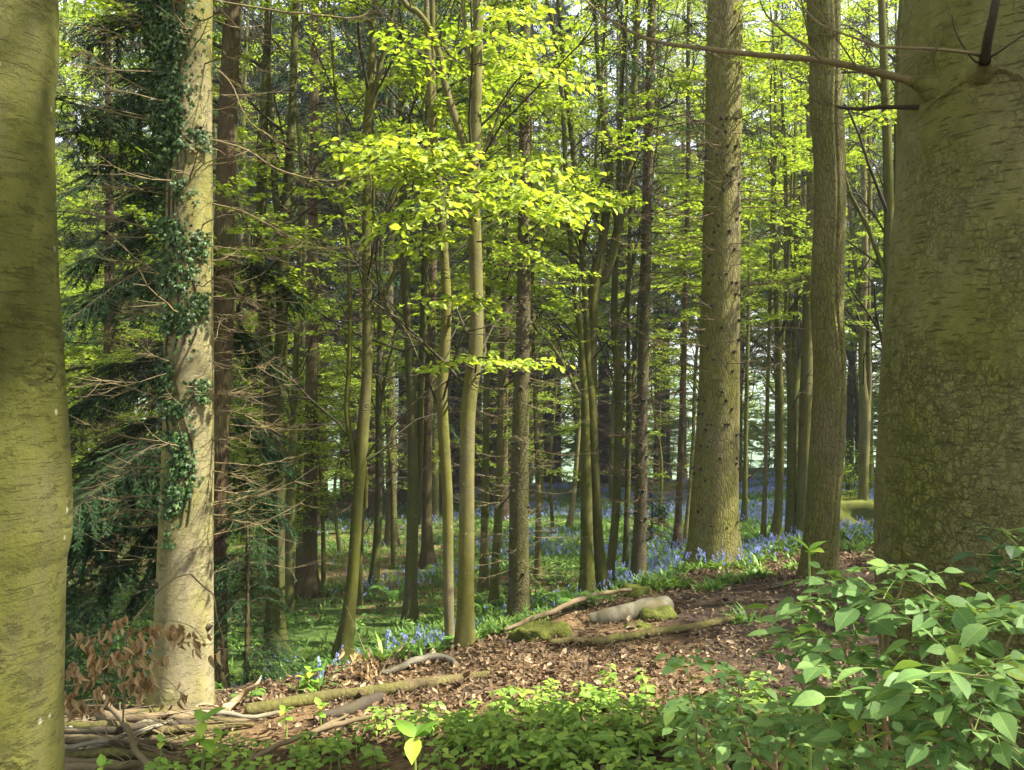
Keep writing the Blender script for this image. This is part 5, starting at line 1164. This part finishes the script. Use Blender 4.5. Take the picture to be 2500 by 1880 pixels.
# second spray of dead leaves near the leaning beech
yE = at(880, 1660).y
root = thing('withered_branch', 'dry twig bunch with curled brown leaves, before the leaning beech foot', 'dead branch', tuple(P(880, 1680, yE)))
mw, ml = MB(), MB()
for pth in [[(960, 1690), (900, 1640), (870, 1590), (845, 1582)], [(890, 1690), (905, 1640), (930, 1590)], [(960, 1680), (860, 1668), (800, 1655), (740, 1650)], [(790, 1690), (830, 1660), (860, 1630)], [(890, 1590), (870, 1540), (845, 1480)], [(800, 1640), (795, 1630), (825, 1618)], [(920, 1660), (960, 1590), (985, 1560)], [(760, 1690), (850, 1690), (950, 1670)]]:
    mw.tube(spline([P(u, v, yE + rng.normal(0, .08)) for u, v in pth], 10), np.linspace(.006, .002, 10), 4)
for u, v, n in [(838, 1590, 3), (860, 1590, 6), (880, 1600, 7), (900, 1605, 7), (905, 1620, 6), (870, 1650, 7), (900, 1640, 5), (850, 1660, 5), (865, 1670, 6), (830, 1660, 4), (890, 1660, 5), (960, 1650, 4), (910, 1650, 4)]: dl(P(u, v, yE + rng.normal(0, .1)), n, .05, .065)
mw.build('stem', M['twig'], root); ml.build('withered_leaves', M['dead'], root, smooth=False)

# mossy stumps and stones
def lump(name, label, cat, u, v, rx, ry, rz, mat, slope=.0, group=None):
    q = at(u, v); me = bpy.data.meshes.new(name); import bmesh
    bm = bmesh.new(); bmesh.ops.create_icosphere(bm, subdivisions=4, radius=1)
    for w in bm.verts:
        n = vnoise(w.co.x * 1.7 + u, w.co.y * 1.7 + w.co.z * 1.9, 1) + .5 * vnoise(w.co.x * 4 + u, w.co.y * 4 - w.co.z * 4, 1) + .18 * vnoise(w.co.x * 13 + u, w.co.y * 13 - w.co.z * 11, 1)
        k = float(.62 + .5 * n); z = w.co.z; 
        w.co = Vector((w.co.x * rx * k, w.co.y * ry * k, min(z, .55 + .2 * w.co.x * slope + .1 * n) * rz * 1.4 * k))
    for f in bm.faces: f.smooth = True
    bm.to_mesh(me); bm.free(); me.materials.append(M[mat]); o = bpy.data.objects.new(name, me); COL.objects.link(o); o.location = (q.x, q.y, q.z + rz * .1)
    return tag(o, label, cat, group)
lump('mossy_stump', 'low mossy stump on the litter at the lower end of the long pale branch', 'stump', 1325, 1560, .22, .16, .12, 'moss', 1.2)
lump('mossy_stone', 'moss-covered lump touching the right end of the birch log', 'mossy lump', 1605, 1510, .16, .10, .08, 'moss')
lump('mossy_stone', 'bright moss mound behind the birch log, beneath the grass', 'mossy lump', 1555, 1455, .18, .12, .10, 'moss')
lump('mossy_stone', 'small flat moss patch on the soil below the birch log', 'mossy lump', 1560, 1532, .12, .07, .035, 'moss')
lump('mossy_mound', 'dark mossy mound behind the split beech foot', 'mound', 2085, 1285, 1.0, .6, .55, 'moss')
lump('mossy_mound', 'mossy earth mound left of the reddish conifer, far back', 'mound', 1610, 1205, 1.1, .7, .45, 'moss')

# ------------------------------------------------------------------ foreground plants
def shoot(mw, ml, base, tip, r, npair=3, leaf=.075, T=ELDER, side_leaf=True, k=6):
    """elder shoot: stem with opposite pinnate leaves"""
    base = np.asarray(base); tip = np.asarray(tip); s = spline([base, (base + tip) / 2 + np.array((rng.normal(0, .04), rng.normal(0, .04), .06)), tip], 9)
    mw.tube(s, np.linspace(r, r * .4, 9), k)
    ph = U(0, PI)
    for i in range(npair + 1):
        f = 1 - .17 * i * U(.9, 1.1) if npair > 1 else 1 - .25 * i
        if f < .25: break
        q = s[int(f * 8)]; ph += PI / 2
        for sg in (0, PI):
            a = ph + sg + rng.normal(0, .25); l = leaf * (U(1.0, 1.35) if i else U(.6, .9)); el = U(-.05, .35) if i else U(.3, .8)
            d = unit((math.cos(a), math.sin(a), el)); pet = spline([q, q + d * l * .8, q + d * l * 1.6 + (0, 0, -.12 * l)], 5)
            mw.tube(pet, np.linspace(.0018, .001, 5), 4, 1)
            up = np.array((0, 0, 1.)); sd = unit(np.cross(d, up)); nn = unit(up + rng.normal(0, .3, 3) - d * .2)
            pos = [pet[4], pet[2], pet[2]]; ax = [d + (0, 0, -.3), d * .45 + sd + (0, 0, -.12), d * .45 - sd + (0, 0, -.12)]; sz = [l * 1.15, l * .92, l * .92]
            if i and U(0, 1) < .35: pos += [pet[1], pet[1]]; ax += [d * .3 + sd, d * .3 - sd]; sz += [l * .6, l * .6]
            m = len(pos)
            ml.leaves(T, pos, np.array(ax) + rng.normal(0, .12, (m, 3)), nn + rng.normal(0, .16, (m, 3)), np.array(sz) * rng.uniform(.85, 1.1, m))
def shrub(label, basep, tips, leaf, depth, name='elder_shrub'):
    b0 = P(*basep); b0[2] = float(terr(b0[0], b0[1])); root = thing(name, label, 'shrub', tuple(b0)); mw, ml = MB(), MB()
    mains = []
    for (u, v, d) in depth:
        e = P(u, v, d); s = spline([b0 + rng.normal(0, .04, 3) * (1, 1, 0), (b0 + e) / 2 + (rng.normal(0, .05), rng.normal(0, .05), .05), e], 14); mw.tube(s, np.linspace(.011, .005, 14), 7); mains.append(s)
    allp = np.vstack(mains)
    for (u, v, d) in [t for i_, t in enumerate(tips) if i_ % 4 != 3]:
        e = P(u, v, d); dist = np.linalg.norm(allp - (e - (0, 0, .18)), axis=1); b = allp[int(np.argmin(dist))]
        if np.linalg.norm(e - b) > .5: b = e + (b - e) / np.linalg.norm(e - b) * .5
        shoot(mw, ml, b, e, .0045, 2, leaf * U(.8, 1.2))
    mw.build('stems', [M['woody_stem'], M['green_stem']], root); ml.build('leaves', M['elder'], root, smooth=False)
tips = []
for (u, v, d) in [(2035, 1415, 2.35), (2090, 1440, 2.3), (2165, 1385, 2.2), (2200, 1400, 2.15), (2240, 1420, 2.1), (2000, 1480, 2.4), (2060, 1500, 2.3), (2130, 1480, 2.2), (2180, 1470, 2.2), (2010, 1560, 2.35), (2080, 1560, 2.2), (2150, 1550, 2.1), (2220, 1520, 2.1), (1940, 1530, 2.5), (1960, 1600, 2.4), (2100, 1630, 2.1), (2180, 1620, 2.0),
                  (2040, 1650, 2.2), (2120, 1700, 1.95), (2200, 1760, 1.8), (2060, 1740, 2.1), (2000, 1700, 2.3), (2330, 1500, 1.95), (2290, 1480, 2.0), (2380, 1540, 1.85), (2420, 1480, 1.9), (2480, 1510, 1.8), (2440, 1560, 1.75), (2300, 1580, 1.95), (2350, 1620, 1.8), (2430, 1640, 1.7), (2490, 1600, 1.7), (2270, 1660, 1.9), (2330, 1700, 1.75),
                  (2400, 1720, 1.65), (2470, 1700, 1.6), (2250, 1720, 1.85), (2300, 1780, 1.7), (2380, 1800, 1.6), (2460, 1790, 1.55), (2140, 1790, 1.9), (2220, 1830, 1.8), (2330, 1850, 1.65), (2440, 1860, 1.55), (2090, 1830, 2.0), (2030, 1800, 2.15), (2160, 1860, 1.85), (1990, 1850, 2.1), (2490, 1850, 1.5), (2060, 1870, 1.95)]:
    tips.append((u + rng.normal(0, 12), v + rng.normal(0, 10), d + rng.normal(0, .06)))
shrub('large elder shrub with broad green leaflets in front of the huge fir', (2150, 1850, 2.25), tips, .057, [(2040, 1520, 2.35), (2150, 1500, 2.2), (2330, 1600, 1.9), (2430, 1620, 1.8), (2080, 1700, 2.2), (2250, 1760, 1.9), (2400, 1780, 1.65), (1990, 1640, 2.4)])
tips = []
for (u, v, d) in [(1690, 1640, 3.0), (1780, 1660, 2.8), (1850, 1640, 2.7), (1880, 1690, 2.6), (1820, 1720, 2.6), (1730, 1720, 2.75), (1660, 1700, 2.9), (1860, 1770, 2.45), (1920, 1740, 2.45), (1950, 1790, 2.35), (1900, 1830, 2.3), (1820, 1820, 2.45), (1750, 1800, 2.5),
                  (1850, 1870, 2.3), (1760, 1875, 2.4), (1960, 1860, 2.2), (1660, 1790, 2.75), (1690, 1860, 2.55)]:
    tips.append((u + rng.normal(0, 10), v + rng.normal(0, 10), d))
shrub('lower elder shrub with matt green leaves, left of the large elder shrub', (1850, 1850, 2.75), tips, .046, [(1690, 1720, 2.9), (1800, 1720, 2.7), (1880, 1760, 2.5), (1700, 1820, 2.65), (1830, 1830, 2.4)])
def seedling(label, u, v, vb, d, leaf, n, group=None):
    t = P(u, v, d); b = P(u + rng.normal(0, 3), vb, d); zt = float(terr(b[0], b[1])); b[2] = min(b[2], zt) if b[2] < zt + .3 else zt
    root = thing('seedling', label, 'seedling', tuple(b), group); mw, ml = MB(), MB()
    s = spline([b, (b + t) / 2 + rng.normal(0, .006, 3), t], 8); mw.tube(s, np.linspace(.0055, .003, 8) * leaf / .07, 6)
    for i in range(n):
        q = s[7 - min(5, i // 4 * 2)]; a = i * 2.4 + U(-.3, .3); el = U(.5, 1.0) if i < 2 else U(-.35, .4)
        ml.leaves(ELDER, [q], [(math.cos(a), math.sin(a), el)], [np.array((0, 0, 1.)) - np.array((math.cos(a), math.sin(a), 0)) * el + rng.normal(0, .15, 3)], [leaf * U(.75, 1.15)])
    mw.build('stem', M['green_stem'], root); ml.build('leaves', M['seed_leaf'], root, smooth=False)
M['seed_leaf'] = leaf_mat('fresh_seedling_leaf', [(0, (.13, .28, .035)), (.6, (.20, .36, .04)), (1, (.36, .44, .05))], .4, .4, (1.3, 1.2, .5), True, .4)
seedling('bright yellow-green seedling with large leaves at the bottom centre', 1012, 1800, 1990, 2.55, .092, 7)
seedling('tall elder shoot with yellow tip before the seamed trunk foot', 1976, 1345, 1500, 2.9, .095, 8)
seedling('fresh green seedling with spread leaves on the stick pile right end', 492, 1762, 1850, 3.9, .115, 8)
seedling('small seedling right of the stick pile seedling', 540, 1795, 1835, 3.9, .07, 6)
seedling('tiny seedling poking through the middle of the stick pile', 393, 1812, 1850, 3.8, .055, 6)
seedling('little leafy seedling at the bottom left corner of the stick pile', 250, 1872, 1900, 3.5, .06, 6)
seedling('leafy green sprig behind the long mossy log', 760, 1640, 1690, 5.6, .10, 14)
seedling('small sprig growing before the left end of the long mossy log', 695, 1735, 1770, 4.6, .07, 8)
seedling('small sprig in front of the short dark log', 780, 1722, 1760, 4.6, .07, 7)

# bramble leaves against the huge fir at the right edge
root = thing('bramble_shoot', 'dark green leafy shoot hanging against the huge fir at the right edge', 'bramble', tuple(P(2495, 1440, 2.2))); mw, ml = MB(), MB()
for u, v in [(2490, 1320), (2480, 1360), (2470, 1410), (2495, 1390), (2460, 1440), (2490, 1450)]:
    shoot(mw, ml, P(u + 40, v + 60, 2.25), P(u, v, 2.2), .003, 1, .055)
mw.build('stems', [M['green_stem'], M['green_stem']], root); ml.build('leaves', M['ivy'], root, smooth=False)

hz = MB(); X0, X1, Y0, Y1, Z0, Z1 = -1560, 1560, -30, 1660, -70, 90
hv = np.array([(x_, y_, z_) for z_ in (Z0, Z1) for y_ in (Y0, Y1) for x_ in (X0, X1)], float)
hz.add(hv, [(0, 2, 3, 1), (4, 5, 7, 6), (0, 1, 5, 4), (2, 6, 7, 3), (0, 4, 6, 2), (1, 3, 7, 5)])
o = hz.build('haze', M['haze'], smooth=False); o['kind'] = 'stuff'
# ------------------------------------------------------------------ light, sky, camera
SUN_AZ = math.radians(102)      # from +Y towards +X
SUN_EL = math.radians(53)
sd = Vector((math.sin(SUN_AZ) * math.cos(SUN_EL), math.cos(SUN_AZ) * math.cos(SUN_EL), math.sin(SUN_EL)))
w = bpy.data.worlds.new('World'); SC.world = w; w.use_nodes = True
nt = w.node_tree; bg = nt.nodes['Background']; sky = nt.nodes.new('ShaderNodeTexSky')
sky.sky_type = 'NISHITA'; sky.sun_disc = False; sky.sun_elevation = SUN_EL; sky.sun_rotation = SUN_AZ; sky.dust_density = 2.0; sky.ozone_density = 1.0
wm = nt.nodes.new('ShaderNodeMix'); wm.data_type = 'RGBA'; wm.inputs[0].default_value = .4; wm.inputs[7].default_value = (6.4, 6.2, 5.6, 1)   # thin bright cloud veil
nt.links.new(sky.outputs[0], wm.inputs[6]); nt.links.new(wm.outputs[2], bg.inputs[0]); bg.inputs[1].default_value = .105
L = bpy.data.lights.new('sun', 'SUN'); L.energy = 5.0; L.angle = math.radians(.5); L.color = (1, .94, .82)
lo = bpy.data.objects.new('sun', L); COL.objects.link(lo); lo.rotation_euler = (-sd).to_track_quat('-Z', 'Y').to_euler()
cam = bpy.data.cameras.new('camera'); co = bpy.data.objects.new('camera', cam); COL.objects.link(co)
cam.sensor_width = 36; cam.lens = 36 * FX / 2500; cam.clip_start = .05; cam.clip_end = 4000
co.location = (0, 0, EYE); co.rotation_euler = (PI / 2, 0, 0); SC.camera = co
vs = SC.view_settings; vs.view_transform = 'Standard'; vs.look = 'None'; vs.exposure = 2.2; vs.gamma = 1; vs.use_curve_mapping = False
SC.render.engine = 'CYCLES'
cy = SC.cycles; cy.max_bounces = 7; cy.volume_bounces = 0; cy.diffuse_bounces = 4; cy.glossy_bounces = 2; cy.transmission_bounces = 4; cy.sample_clamp_indirect = 6; cy.use_denoising = True
cy.use_adaptive_sampling = True; cy.adaptive_threshold = .02; cy.caustics_reflective = False; cy.caustics_refractive = False
